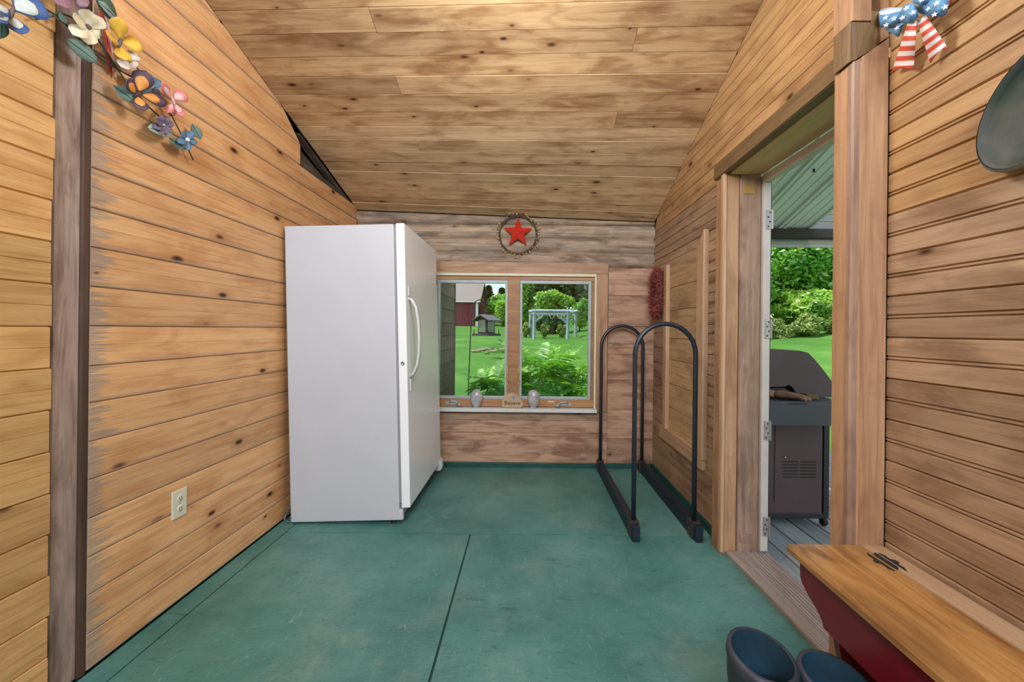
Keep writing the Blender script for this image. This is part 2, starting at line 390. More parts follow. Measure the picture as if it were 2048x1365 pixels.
def plank(parent, A, B, C, D, n, mat, t=.018, ch=.004, grooves=(), name='plank', bulge=0.0, gw=.007, gd=.004):
    """A,B: the two ends of the lower edge, D,C of the upper edge; n points into the room.  Front face through the corners."""
    A, B, C, D = V(A), V(B), V(C), V(D)
    eu = (B-A).normalized(); en = V(n); en = (en - eu*en.dot(eu)).normalized(); ev = en.cross(eu)
    wdt = max((D-A).dot(ev), (C-B).dot(ev)); flip = wdt < 0 or abs(wdt) < 1e-6
    wdt = max(abs((D-A).dot(ev)), abs((C-B).dot(ev)), .01)
    c = min(ch/wdt, .2)
    cd = min(.02 if bulge else .007, t*.8)
    prof = [(0, -t), (0, -cd)]
    if bulge:
        for k in range(9): s = k/8; prof.append((s, -cd + bulge*math.sin(math.pi*s)**.75))
    else:
        prof.append((c, 0))
        for s in grooves: prof += [(s-gw/wdt/2, 0), (s-gw/wdt/6, -gd*1.5), (s+gw/wdt/6, -gd*1.5), (s+gw/wdt/2, 0)]
        prof.append((1-c, 0))
    prof += [(1, -cd), (1, -t)]
    bm = bmesh.new(); L = []; R = []
    for s, d in prof:
        for lst, p, q in ((L, A, D), (R, B, C)):
            x = p.lerp(q, s) + en*d - A
            lst.append(bm.verts.new((x.dot(eu), x.dot(ev), x.dot(en))))
    k = len(prof)
    for i in range(k): j = (i+1) % k; bm.faces.new((L[i], R[i], R[j], L[j]))
    bm.faces.new(L); bm.faces.new(R[::-1])
    bmesh.ops.recalc_face_normals(bm, faces=bm.faces)
    me = bpy.data.meshes.new(name); bm.to_mesh(me); bm.free()
    o = link(name, me, mat, parent)
    Mx = Matrix((eu, ev, en)).transposed().to_4x4(); Mx.translation = A
    o.matrix_basis = Mx
    return o

# ------------------------------------------------------------------ room dimensions
XL, XR, YF, YB = -1.47, 1.08, 3.51, -2.4
def zc(x, y):                       # underside of the sloping ceiling
    l = 3.157 - .276*y; r = 3.439 - .378*y
    return l + (r-l)*(x - XL)/(XR - XL)
T = .018
# ---------------- floor
floor = struct(box('floor', (XL-.15, YB, -.08), (XR+.02, YF+.02, -.012), 'greenpaint', bev=0))
G = .0015
for (x0, x1, y0, y1) in ((-1.37, -.317, YB, 2.346), (-.311, XR, YB, 2.346), (-1.37, 1.08, 2.356, YF), (XL, -1.374, YB, YF)):
    o = box('floor_panel', (x0+G, y0+G, -.012), (x1-G, y1-G, 0), 'floor', floor, bev=.0015)
# ---------------- left wall
wall_left = struct(box('wall_left', (XL-.16, YB, 0), (XL-.13, YF+.05, 3.6), 'backing', bev=0))
zs = [.006] + [atX(178, p, XL).z for p in (1268.5, 1191, 1115.7, 1038.6, 961, 885, 807, 733, 652.5, 572.8, 493, 413.4, 332.5, 256.5)]
while zs[-1] < 2.0: zs.append(zs[-1]+.1345)
zs = [z for z in zs if z < 2.13] + [2.215]
YL0 = 1.380
for a, b_ in zip(zs, zs[1:]):
    plank(wall_left, (XL, YL0, a), (XL, YF, a), (XL, YF, b_), (XL, YL0, b_), (1, 0, 0), 'left', grooves=(.52,), gw=.003, gd=.0010)
def yceil(z): return (3.157 - z)/.276
z0 = 2.215
while z0 < 2.77:
    z1 = z0+.1345
    e0, e1 = min(2.63, yceil(z0)), min(2.63, yceil(z1))
    if e1 < YL0: break
    plank(wall_left, (XL, YL0, z0), (XL, e0, z0), (XL, e1, z1), (XL, YL0, z1), (1, 0, 0), 'left', grooves=(.5,), gw=.003, gd=.0010)
    z0 = z1
zs = [.004] + [atX(103, p, XL).z for p in (1310, 1231, 1150, 1068, 987, 904, 820.6, 737, 654, 569, 484, 401, 318, 233, 150, 62)]
while zs[-1] < 3.2: zs.append(zs[-1]+.129)
for a, b_ in zip(zs, zs[1:]):
    e0, e1 = min(1.268+random.uniform(-.006, .004), yceil(a)), min(1.268, yceil(b_))
    if e1 < -.4: break
    plank(wall_left, (XL, -.6, a), (XL, e0, a), (XL, e0 if e0 < 1.28 and e1 > 1.26 else e1, b_), (XL, -.6, b_), (1, 0, 0), 'nearleft', grooves=(.5,), gw=.003, gd=.0012)
plank(wall_left, (XL-.016, 1.366, 0), (XL-.016, 1.366, 2.775), (XL-.016, 1.280, 2.80), (XL-.016, 1.280, 0), (1, 0, 0), 'post', t=.09, name='post')
plank(wall_left, (XL-.004, 1.378, 0), (XL-.004, 1.378, 2.77), (XL-.004, 1.356, 2.77), (XL-.004, 1.356, 0), (1, 0, 0), 'darkstrip', t=.011, ch=.002, name='cover_strip')
# dark opening under the eave where boards are missing
cav = struct(prism('trim_1', [(2.64, 2.20), (3.51, 2.18), (3.51, 2.205), (2.64, 2.45)], XL-.125, XL-.105, lambda a, b_, d: (d, a, b_), 'rafter'))
for (ya, za, yb, zb, x, r) in ((2.64, 2.335, 3.50, 2.20, XL-.07, .022), (2.64, 2.25, 3.46, 2.215, XL-.03, .026), (2.66, 2.43, 3.45, 2.205, XL-.028, .010), (2.64, 2.39, 3.3, 2.25, XL-.09, .015)):
    d = V((0, yb-ya, zb-za)).normalized(); up = V((0, -d.z, d.y)); c0 = V((x, ya, za)); c1 = V((x, yb, zb))
    plank(cav, c0-up*r+V((.012, 0, 0)), c1-up*r+V((.012, 0, 0)), c1+up*r+V((.012, 0, 0)), c0+up*r+V((.012, 0, 0)), (1, 0, 0), 'rafter', t=.05, name='rafter')
# ---------------- far wall
wall_back = struct(box('wall_back', (XL-.12, YF+.025, .0), (XR+.10, YF+.03, .47), 'backing', bev=0))
for lo, hi in (((XL-.12, YF+.025, .47), (-.80, YF+.03, 1.68)), ((.60, YF+.025, .47), (XR+.10, YF+.03, 1.68)), ((XL-.12, YF+.025, 1.68), (XR+.10, YF+.03, 2.36))):
    box('sheathing', lo, hi, 'backing', wall_back, bev=0)
nf = (0, -1, 0)
def fplank(x0, x1, z0, z1, mat, **k):
    plank(wall_back, (x0, YF, z0), (x1, YF, z0), (x1, YF, z1), (x0, YF, z1), nf, mat, t=.03, **k)
zz = [1.715, 1.838, 1.962, 2.075]
for i, (a, b_) in enumerate(zip(zz, zz[1:])): fplank(XL, XR, a, b_, 'log', bulge=.034, ch=.006)
plank(wall_back, (XL, YF, 2.075), (XR, YF, 2.075), (XR, YF, zc(XR, YF)-.002), (XL, YF, zc(XL, YF)-.002), nf, 'log', t=.03, bulge=.030, ch=.006)
zz = [.035, .25, .494, .75, .973, 1.213, 1.474, 1.712]
for a, b_ in zip(zz, zz[1:]): fplank(.69, XR, a, b_, 'farplank')
for a, b_ in zip(zz, zz[1:]):
    if a > .4: fplank(XL, -.80, a, b_, 'farplank')
for a, b_ in zip([.035, .29, .40, .475], [.29, .40, .475, .5]): fplank(XL, .688, a, min(b_, .482), 'farplank') if a < .47 else None
base = struct(box('baseboard_back', (XL+.01, YF-.022, 0), (XR-.02, YF-.002, .04), 'greenpaint', bev=.003))
for x in (-.62, .12, .55): box('baseboard_patch', (x, YF-.028, .002), (x+.09, YF-.022, .036), 'greenpaint', base, bev=.001)
# ---------------- right wall
wall_right = struct(box('wall_right', (XR+.02, YB, 0), (XR+.14, 1.30, 3.6), 'backing', bev=0))
box('sheathing', (XR+.05, 2.25, 0), (XR+.07, YF+.05, 2.6), 'backing', wall_right, bev=0)
box('sheathing', (XR+.02, 1.30, 2.035), (XR+.18, 2.25, 3.1), 'backing', wall_right, bev=0)
nr = (-1, 0, 0)
def yceil_r(z): return (3.439 - z)/.378
def rplank(y0, y1, z0, z1, mat, **k):
    """y0 far end, y1 near end"""
    a0, a1 = min(y0, yceil_r(z0)), min(y0, yceil_r(z1))
    if a1 <= y1+.01:
        if a0 <= y1+.02: return
        zt = 3.439 - .378*(y1+.01); a1 = y1+.01; z1 = min(z1, zt)
    plank(wall_right, (XR, a0, z0), (XR, y1, z0), (XR, y1, z1), (XR, a1, z1), nr, mat, **k)
P0 = .0612
zr = [.004] + [P0 - .0035 + .1224*k for k in range(0, 30)]
BE = dict(grooves=(.46, .54), gw=.006, gd=.0035)
for a, b_ in zip(zr, zr[1:]):
    if a > 3.5: break
    rplank(1.232, -.6, a, b_, 'right' if a < 1.5 else 'righthi', **BE)
    if a >= 2.0: rplank(YF, 1.232, a, b_, 'righthi', grooves=(.5,), gw=.004, gd=.003)
    elif a < .40 or a > 1.60: rplank(YF, 2.262, a, b_, 'right', grooves=(.5,), gw=.004, gd=.003)
    else:
        rplank(2.45, 2.262, a, b_, 'right', **BE)
        rplank(YF, 3.19, a, b_, 'jamb')
zp = [.42, .60, .78, .96, 1.12, 1.33, 1.50, 1.66]
for a, b_ in zip(zp, zp[1:]): rplank(3.12, 2.56, a, b_, 'panel', ch=.003)
plank(wall_right, (XR-.026, 3.12, .43), (XR-.026, 3.12, 1.68), (XR-.026, 3.19, 1.68), (XR-.026, 3.19, .43), nr, 'batten', t=.03, name='batten')
plank(wall_right, (XR-.028, 2.46, .40), (XR-.028, 2.46, 1.79), (XR-.028, 2.56, 1.70), (XR-.028, 2.56, .44), nr, 'batten', t=.032, name='batten')
plank(wall_right, (XR-.024, 3.26, .335), (XR-.024, 2.47, .335), (XR-.024, 2.47, .435), (XR-.024, 3.26, .435), nr, 'batten', t=.03, name='batten')
box('baseboard_right', (XR-.018, 2.27, 0), (XR-.002, YF-.03, .05), 'greenpaint', bev=.003)['kind'] = 'structure'
# ---------------- ceiling
ceiling = struct(bpy.data.objects.new('ceiling', bpy.data.meshes.new('ceiling'))); COL.objects.link(ceiling)
bm = bmesh.new()
pts = [(XL-.2, YF+.1), (XR+.15, YF+.1), (XR+.15, -.3), (XL-.2, -.3)]
A = [bm.verts.new((x, y, zc(x, y)+.14)) for x, y in pts]; B = [bm.verts.new((x, y, zc(x, y)+.17)) for x, y in pts]
bm.faces.new(A); bm.faces.new(B[::-1])
for i in range(4): bm.faces.new((A[i], A[(i+1) % 4], B[(i+1) % 4], B[i]))
bm.to_mesh(ceiling.data); bm.free(); ceiling.data.materials.append(M['backing'])
a_, b__ = 3.298, .327
rows = []
for y in (9.7, 61, 109.6, 150.5, 187.6, 224, 253.4, 280.5, 305, 327.4, 348, 368, 385, 402.6): 
    r = ray(1000, y); rows.append((a_-EYE)/(r.z+b__))
pre = [rows[0]-.113*k for k in range(18, 0, -1)]
ys = [y for y in pre if y > -.25] + rows + [YF-.11, YF]
ys = sorted(set(round(y, 4) for y in ys)); ys = [y for i, y in enumerate(ys) if i == 0 or y-ys[i-1] > .05]
i0 = ys.index(round(rows[0], 4))
joints = {i0: -.752, i0+1: .527, i0+3: -.738, i0+5: .533, i0+7: -.746}
for i in range(i0): joints[i] = random.choice((-.75, .53, None, None))
for i, (a, b_) in enumerate(zip(ys, ys[1:])):
    x0, x1 = XL+.002, XR-.002
    if a > 2.6: x0 = XL + .005
    segs = [(x0, x1)] if joints.get(i) is None else [(x0, joints[i]-.001), (joints[i]+.001, x1)]
    for (s0, s1) in segs:
        dz = random.uniform(-.002, .0015)
        a += .001; b_ -= .001
        plank(ceiling, (s1, a, zc(s1, a)+dz), (s0, a, zc(s0, a)+dz), (s0, b_, zc(s0, b_)+dz), (s1, b_, zc(s1, b_)+dz), (0, -.3, -1), 'ceil' if a < 2.55 else 'ceilfar', ch=.0015)
        a -= .001; b_ += .001
# rear half of the room, behind the photographer
box('wall_rear', (XL-.1, YB-.05, 0), (XR+.1, YB, .6), 'righthi', bev=0)['kind'] = 'structure'
wr = bpy.data.objects['wall_rear']
box('wall_section', (XL-.1, YB-.05, .6), (-1.28, YB, 3.5), 'righthi', wr, bev=0); box('wall_section', (.98, YB-.05, .6), (XR+.1, YB, 3.5), 'righthi', wr, bev=0); box('wall_section', (-1.28, YB-.05, .6), (.98, YB, 2.4), 'righthi', wr, bev=0)  # upper part left open for the added rear fill light
box('wall_section', (XL-.13, YB, 0), (XL, -.6, 3.6), 'nearleft', wr, bev=0); box('wall_section', (XR, YB, 0), (XR+.05, -.6, 3.6), 'right', wr, bev=0)
prism('wall_section', [(-.28, 3.36), (-.28, 3.46), (YB-.05, 3.40), (YB-.05, 3.30)], XL-.2, XR+.15, lambda a, b_, d: (d, a, b_+.12), 'ceil', wr)

# ------------------------------------------------------------------ window in the far wall
W = struct(box('window_1', (-.80, YF-.018, 1.655), (.685, YF+.004, 1.748), 'casing'))
def wb(name, lo, hi, mat, bev=.002, parent=None): return box(name, lo, hi, mat, parent or W, bev)
plank(W, (.587, YF-.018, .478), (.587, YF-.018, 1.653), (.685, YF-.018, 1.653), (.685, YF-.018, .478), nf, 'casing', t=.022, name='casing_board')
y0, y1 = YF-.012, YF+.09
wb('cream_bead', (-.80, y0-.004, 1.632), (.585, y1, 1.655), 'cream'); wb('cream_bead', (.570, y0-.004, .50), (.587, y1, 1.632), 'cream')
wb('cream_bead', (-.80, y0-.004, .50), (-.788, y1, 1.632), 'cream')
wb('frame_head', (-.788, YF+.004, 1.60), (.570, y1, 1.632), 'winwood'); wb('frame_jamb', (.545, YF+.004, .54), (.570, y1, 1.60), 'winwood'); wb('frame_jamb', (-.788, YF+.004, .54), (-.775, y1, 1.60), 'winwood')
wb('frame_rail', (-.788, YF-.002, .515), (.570, y1, .577), 'winwood')
wb('mullion', (-.172, YF-.006, .56), (-.068, y1, 1.615), 'winwood')
wb('window_sill', (-.80, YF-.075, .480), (.590, y1, .510), 'sillwhite', .004)
wb('apron_bead', (-.80, YF-.03, .462), (.60, YF-.002, .480), 'winwood', .003)
for (x0, x1, za, zb) in ((-.775, -.172, .577, 1.60), (-.068, .545, .577, 1.60)):
    s = .022
    sr = wb('sash', (x0, YF+.012, zb-s*1.3), (x1, YF+.05, zb), 'sash', .003)
    wb('sash_side', (x0, YF+.012, za), (x0+s, YF+.05, zb-s*1.3), 'sash', .003, sr); wb('sash_side', (x1-s, YF+.012, za), (x1, YF+.05, zb-s*1.3), 'sash', .003, sr)
    wb('sash_rail', (x0+s, YF+.012, za), (x1-s, YF+.05, za+s), 'sash', .003, sr)
    wb('pane', (x0+s-.004, YF+.028, za+s-.004), (x1-s+.004, YF+.032, zb-s*1.3+.004), 'glass', 0, sr)
for x, fl in ((-.64, 1), (.33, -1)):     # casement cranks
    bm = bmesh.new()
    add_box(bm, (x-.05, YF-.014, .530), (x+.05, YF-.002, .552), .003)
    add_tube(bm, [(x-.02*fl, YF-.02, .548), (x+.0*fl, YF-.034, .566), (x+.04*fl, YF-.036, .560), (x+.065*fl, YF-.03, .540)], .0075, 8)
    add_lathe(bm, [(0, 0), (.012, 0), (.012, .018), (0, .02)], 10, Matrix.Translation((x+.068*fl, YF-.03, .524)))
    bm_obj('crank', bm, 'sash', W, True)
for x in (-.48, .18): wb('sticker', (x, YF-.004, .556), (x+.055, YF-.001, .566), 'sillwhite', 0)
for x in (-.168, -.074):                 # latches on the mullion
    bm = bmesh.new(); add_box(bm, (x-.006, YF-.016, .70), (x+.006, YF-.006, .86), .002); add_tube(bm, [(x, YF-.018, .80), (x, YF-.034, .79), (x+.01, YF-.036, .74)], .005, 6)
    bm_obj('latch', bm, 'brass', W)

# ------------------------------------------------------------------ doorway in the right wall
D = struct(plank(None, (XR-.055, 2.16, 0), (XR-.045, 2.16, 2.07), (XR-.045, 2.262, 2.07), (XR-.055, 2.262, 0), nr, 'casing', t=.055, name='door_1'))
dinv = D.matrix_basis.inverted()
def dpart(o): o.parent = D; o.matrix_parent_inverse = dinv; return o
YJ = 2.158
XJ = XR-.055
for i, (x0, x1, yy, mt) in enumerate(((XJ-.001, XJ+.018, YJ-.004, 'batten'), (XJ+.019, XJ+.085, YJ, 'casing'), (XJ+.086, XJ+.197, YJ-.006, 'jamb'))):
    dpart(plank(None, (x0, yy, .012), (x0, yy, 2.005), (x1, yy, 2.005), (x1, yy, .012), nf, mt, t=.03, name='jamb_board'))
dpart(plank(None, (XJ-.005, 2.262, 2.005), (XJ-.02, 1.30, 2.005), (XJ-.02, 1.30, 2.085), (XJ-.005, 2.262, 2.085), nr, 'header', t=.075, name='header_board'))
dpart(plank(None, (XJ+.03, 2.15, 2.0), (XJ+.03, 1.23, 2.0), (XJ+.20, 1.23, 2.0), (XJ+.20, 2.15, 2.0), (0, 0, -1), 'soffit', t=.03, name='head_soffit'))
# near post: boards round a stud, and the blocks stacked above it
dpart(plank(None, (.972, 1.232, 0), (.972, 1.232, 1.99), (.972, 1.312, 1.99), (.972, 1.312, 0), nr, 'casing', t=.04, name='post_board'))
dpart(plank(None, (.970, 1.231, 0), (.970, 1.231, 1.985), (.995, 1.231, 2.0), (.995, 1.231, 0), nf, 'jamb', t=.02, name='post_board'))
dpart(plank(None, (.996, 1.230, 0), (.996, 1.230, 2.002), (1.079, 1.230, 2.062), (1.079, 1.230, 0), nf, 'casing', t=.07, name='post_board'))
dpart(plank(None, (.962, 1.236, 1.99), (.962, 1.236, 2.11), (1.028, 1.236, 2.11), (.985, 1.236, 1.998), nf, 'header', t=.065, name='header_end'))
dpart(plank(None, (.965, 1.232, 2.112), (.965, 1.232, 2.95), (1.028, 1.232, 2.95), (1.028, 1.232, 2.112), nf, 'casing', t=.075, name='upper_post'))
dpart(plank(None, (.988, 1.244, 2.004), (1.03, 1.244, 2.15), (1.056, 1.244, 2.15), (1.056, 1.244, 2.045), nf, 'header', t=.05, name='filler_block'))
dpart(plank(None, (1.056, 1.231, 2.05), (1.056, 1.231, 2.95), (1.079, 1.231, 2.95), (1.079, 1.231, 2.066), nf, 'casing', t=.05, name='upper_post'))
# white storm-door strip with its leaf hinges
box('door_strip', (XJ+.199, YJ-.022, .03), (XJ+.238, YJ+.03, 1.99), 'strip', D, .003).matrix_parent_inverse = dinv
box('door_strip', (XJ+.238, YJ-.004, .03), (XJ+.252, YJ+.04, 1.97), 'purlin', D, .002).matrix_parent_inverse = dinv
box('head_strip', (XJ+.199, 1.30, 1.955), (XJ+.238, 2.14, 1.995), 'strip', D, .003).matrix_parent_inverse = dinv
for zh in (.16, .66, 1.19, 1.76):
    bm = bmesh.new(); add_box(bm, (XJ+.212, YJ-.026, zh-.05), (XJ+.240, YJ-.021, zh+.05), .001); add_tube(bm, [(XJ+.242, YJ-.026, zh-.05), (XJ+.242, YJ-.026, zh+.05)], .005, 8)
    h = bm_obj('hinge', bm, 'hinge', D); h.matrix_parent_inverse = dinv
    for k in range(4):
        s = lathe('screw', [(0, .0), (.004, 0), (.004, .0015), (0, .002)], 'slot', h, 8, Matrix.Translation((XJ+.222+.008*(k % 2), YJ-.026, zh-.036+.024*k)) @ Matrix.Rotation(math.pi/2, 4, 'X'))
        s.matrix_parent_inverse = Matrix.Identity(4)
for zh in (1.92, .09): box('latch_plate', (XJ+.10, YJ-.010, zh-.022), (XJ+.16, YJ-.005, zh+.022), 'brass' if zh > 1 else 'jamb', D, .001).matrix_parent_inverse = dinv
th = struct(plank(None, (1.055, 2.15, .022), (1.085, 1.24, .022), (1.158, 1.24, .022), (1.125, 2.15, .022), (0, 0, 1), 'thresh', t=.034, name='trim_2', grooves=(.2, .35, .5, .65, .8), gw=.006, gd=.002))
plank(None, (1.127, 2.15, .018), (1.160, 1.24, .018), (1.285, 1.24, .018), (1.270, 2.15, .018), (0, 0, 1), 'thresh', t=.03, name='trim_3', grooves=(.12, .24, .36, .48, .6, .72, .84), gw=.006, gd=.002)['kind'] = 'structure'

# ------------------------------------------------------------------ upright freezer
FZ = root('upright_freezer', 'tall white upright freezer standing sideways against the left board wall', 'freezer', (-1.06, 2.87, 0))
LEAN = Matrix.Translation((-1.40, 0, 0)) @ Matrix.Rotation(math.radians(-1.8), 4, 'Y') @ Matrix.Translation((1.40, 0, 0))
fx0, fx1, fy0, fy1, fz1 = -1.395, -.748, 2.436, 3.29, 1.775
def fp(name, lo, hi, mat, bev=.004, parent=FZ): return box(name, lo, hi, mat, parent, bev, LEAN)
fp('body', (fx0, fy0, .012), (fx1, fy1, fz1), 'white', .006)
fp('gasket', (fx1-.002, fy0+.012, .11), (fx1+.016, fy1-.012, fz1-.012), 'gasket', .002)
dr = fp('door', (fx1+.014, fy0-.004, .085), (fx1+.066, fy1+.004, fz1+.004), 'whitegloss', .008)
XD = fx1+.066
bm = bmesh.new()
hp = [(XD-.004, 1.335), (XD+.018, 1.325), (XD+.042, 1.28), (XD+.054, 1.20), (XD+.058, 1.10), (XD+.054, 1.0), (XD+.042, .93), (XD+.02, .88), (XD-.004, .855)]
hp = [LEAN @ V((x, fy0+.062, z)) for x, z in hp]
rings = []
for i, p in enumerate(hp):
    d = (hp[min(i+1, 8)]-hp[max(i-1, 0)]).normalized(); s = V((0, 1, 0)); u = d.cross(s)
    rings.append([bm.verts.new(p + s*a*.019 + u*b_*.009) for a, b_ in ((-1, -.4), (-.6, 1), (.6, 1), (1, -.4), (0, -1))])
for A, B in zip(rings, rings[1:]):
    for k in range(5): bm.faces.new((A[k], A[(k+1) % 5], B[(k+1) % 5], B[k]))
bm.faces.new(rings[0]); bm.faces.new(rings[-1])
bm_obj('handle', bm, 'whiteplastic', dr, True)
fp('handle_cap', (XD, fy0+.05, 1.35), (XD+.006, fy0+.078, 1.41), 'whiteplastic', .002, dr)
fp('handle_cap', (XD, fy0+.05, .77), (XD+.006, fy0+.078, .845), 'whiteplastic', .002, dr)
lathe('lock', [(0, .004), (.006, .004), (.007, .006), (.011, .005), (.012, 0), (.0, 0)], 'chrome', dr, 16, LEAN @ Matrix.Translation((fx1+.040, fy0-.004, .945)) @ Matrix.Rotation(math.pi/2, 4, 'X'))
fp('badge', (XD-.001, fy1-.045, 1.50), (XD+.003, fy1-.02, 1.60), 'gasket', .001, dr)
fp('top_hinge', (fx1-.03, fy1-.06, fz1), (fx1+.05, fy1-.01, fz1+.012), 'whiteplastic', .003)
fp('kick_plate', (fx1-.03, fy0+.03, .015), (fx1+.004, fy1-.03, .10), 'gasket', .003)
fp('corner_bracket', (fx1-.004, fy0+.002, .012), (fx1+.02, fy0+.03, .075), 'whiteplastic', .004)
bm = bmesh.new(); add_prism(bm, [(fx1, .03), (fx1+.07, .03), (fx1+.085, .05), (fx1+.085, .10), (fx1+.06, .12), (fx1, .12)], fy1-.05, fy1+.012, lambda a, b_, d: LEAN @ V((a, d, b_)))
bm_obj('hinge_cover', bm, 'whiteplastic', FZ)
for x, y in ((fx0+.04, fy0+.04), (fx1-.05, fy0+.05), (fx0+.04, fy1-.05), (fx1-.05, fy1-.05)):
    lathe('foot', [(0, 0), (.018, 0), (.018, .01), (.008, .012), (.008, .035), (0, .035)], 'slot', FZ, 12, Matrix.Translation((x, y, 0)))
pc = tube('power_cord', [(-1.39, 2.50, .008), (-1.425, 2.455, .006), (-1.447, 2.46, .02), (-1.452, 2.50, .055), (-1.44, 2.53, .075), (-1.41, 2.55, .085), (-1.39, 2.6, .09)], .005, 'cord', None, 8)
tag(pc, 'thin grey power cord looping out behind the white freezer', 'cord')

# ------------------------------------------------------------------ outlet
c = atX(357, 1007, XL)
OU = tag(box('wall_outlet', (XL, c.y-.036, c.z-.058), (XL+.006, c.y+.036, c.z+.058), 'ivory', None, .002), 'ivory duplex electrical outlet on the left board wall', 'outlet')
for dz in (-.022, .022):
    f_ = lathe('socket_face', [(0, .0015), (.013, .0015), (.015, 0)], 'ivory', OU, 16, Matrix.Translation((XL+.0065, c.y, c.z+dz)) @ Matrix.Rotation(math.pi/2, 4, 'Y'))
    for dy in (-.005, .005): box('slot', (XL+.008, c.y+dy-.001, c.z+dz-.003), (XL+.0086, c.y+dy+.001, c.z+dz+.006), 'slot', f_, 0)
    box('slot', (XL+.008, c.y-.002, c.z+dz-.010), (XL+.0086, c.y+.002, c.z+dz-.006), 'slot', f_, 0)
lathe('screw', [(0, .001), (.003, .001), (.0035, 0)], 'chrome', OU, 8, Matrix.Translation((XL+.006, c.y, c.z)) @ Matrix.Rotation(math.pi/2, 4, 'Y'))

# ------------------------------------------------------------------ firewood rack
RK = root('firewood_rack', 'black firewood rack of two arched tubes on dark base beams', 'rack', (.79, 2.86, 0))
for x in (.615, .965):
    box('base_beam', (x-.02, 2.27, .002), (x+.02, 3.46, .088), 'blackwood', RK, .003)
for y in (2.345, 3.415):
    xa, xb = .617, .963; rr = (xb-xa)/2; zt = 1.215 - rr
    pts = [(xa, y, .04), (xa, y, .5), (xa, y, zt)] + [((xa+xb)/2 - rr*math.cos(a), y, zt + rr*math.sin(a)) for a in np.linspace(.2, math.pi-.2, 13)] + [(xb, y, zt), (xb, y, .5), (xb, y, .04)]
    ho = tube('hoop', pts, .0135, 'black', RK, 10)
    for x in (xa, xb):
        box('bracket', (x-.025, y-.035, .0), (x+.025, y+.035, .094), 'bracket', ho, .002)
        for sx in (-.0262, .0262):
            lathe('bolt', [(0, .004), (.006, .003), (.007, 0)], 'bracket', ho, 6, Matrix.Translation((x+sx, y, .045)) @ Matrix.Rotation(math.copysign(math.pi/2, sx), 4, 'Y'))

# ------------------------------------------------------------------ bench with a hinged lid
BN = root('storage_bench', 'dark red wooden bench with varnished hinged lid below the right wall', 'bench', (.92, .72, 0))
bz = .535
plank(BN, (.786, 1.232, bz), (.768, .15, bz), (.998, .15, bz), (1.004, 1.232, bz), (0, 0, 1), 'lid', t=.022, ch=.003, name='lid')
plank(BN, (1.006, 1.230, bz), (1.000, .15, bz), (1.072, .15, bz), (1.072, 1.230, bz), (0, 0, 1), 'lidback', t=.022, ch=.002, name='back_strip')
ap = [(1.188, .512), (1.186, .465), (1.178, .452), (1.150, .432), (1.120, .418), (1.106, .408), (1.095, .396), (1.092, .385), (.30, .385), (.27, .408), (.20, .452), (.192, .512)]
prism('apron', ap, .796, .814, lambda a, b_, d: (d, a, b_), 'maroon', BN)
prism('apron', ap, 1.03, 1.048, lambda a, b_, d: (d, a, b_), 'maroon', BN)
for y in (1.072, .30):
    lg = [(1.05, .512), (.816, .512), (.816, .40), (.822, .36), (.832, .31), (.838, .26), (.832, .20), (.81, .13), (.79, .06), (.785, 0), (.86, 0), (.885, .05), (.93, .11), (.98, .05), (1.0, 0), (1.06, 0), (1.055, .1), (1.04, .26)]
    prism('leg_panel', lg, y, y+.02, lambda a, b_, d: (a, d, b_), 'maroon', BN)
prism('stretcher', [(.34, .12), (1.07, .12), (1.07, .19), (.34, .19)], .92, .938, lambda a, b_, d: (d, a, b_), 'maroon', BN)
for yh in (1.14, .36):
    hg = [(-.045, 0), (-.03, .012), (-.012, .008), (-.006, .026), (.006, .026), (.012, .008), (.03, .012), (.045, 0)]
    bm = bmesh.new()
    for sx in (-1, 1): add_prism(bm, [(1.004+sx*(.004+.6*b_+.012), yh+a*1.0) for a, b_ in hg], bz, bz+.003, lambda a, b_, d: (a, b_, d))
    add_tube(bm, [(1.003, yh-.035, bz+.004), (1.003, yh+.035, bz+.004)], .004, 8)
    bm_obj('lid_hinge', bm, 'ironhinge', BN)

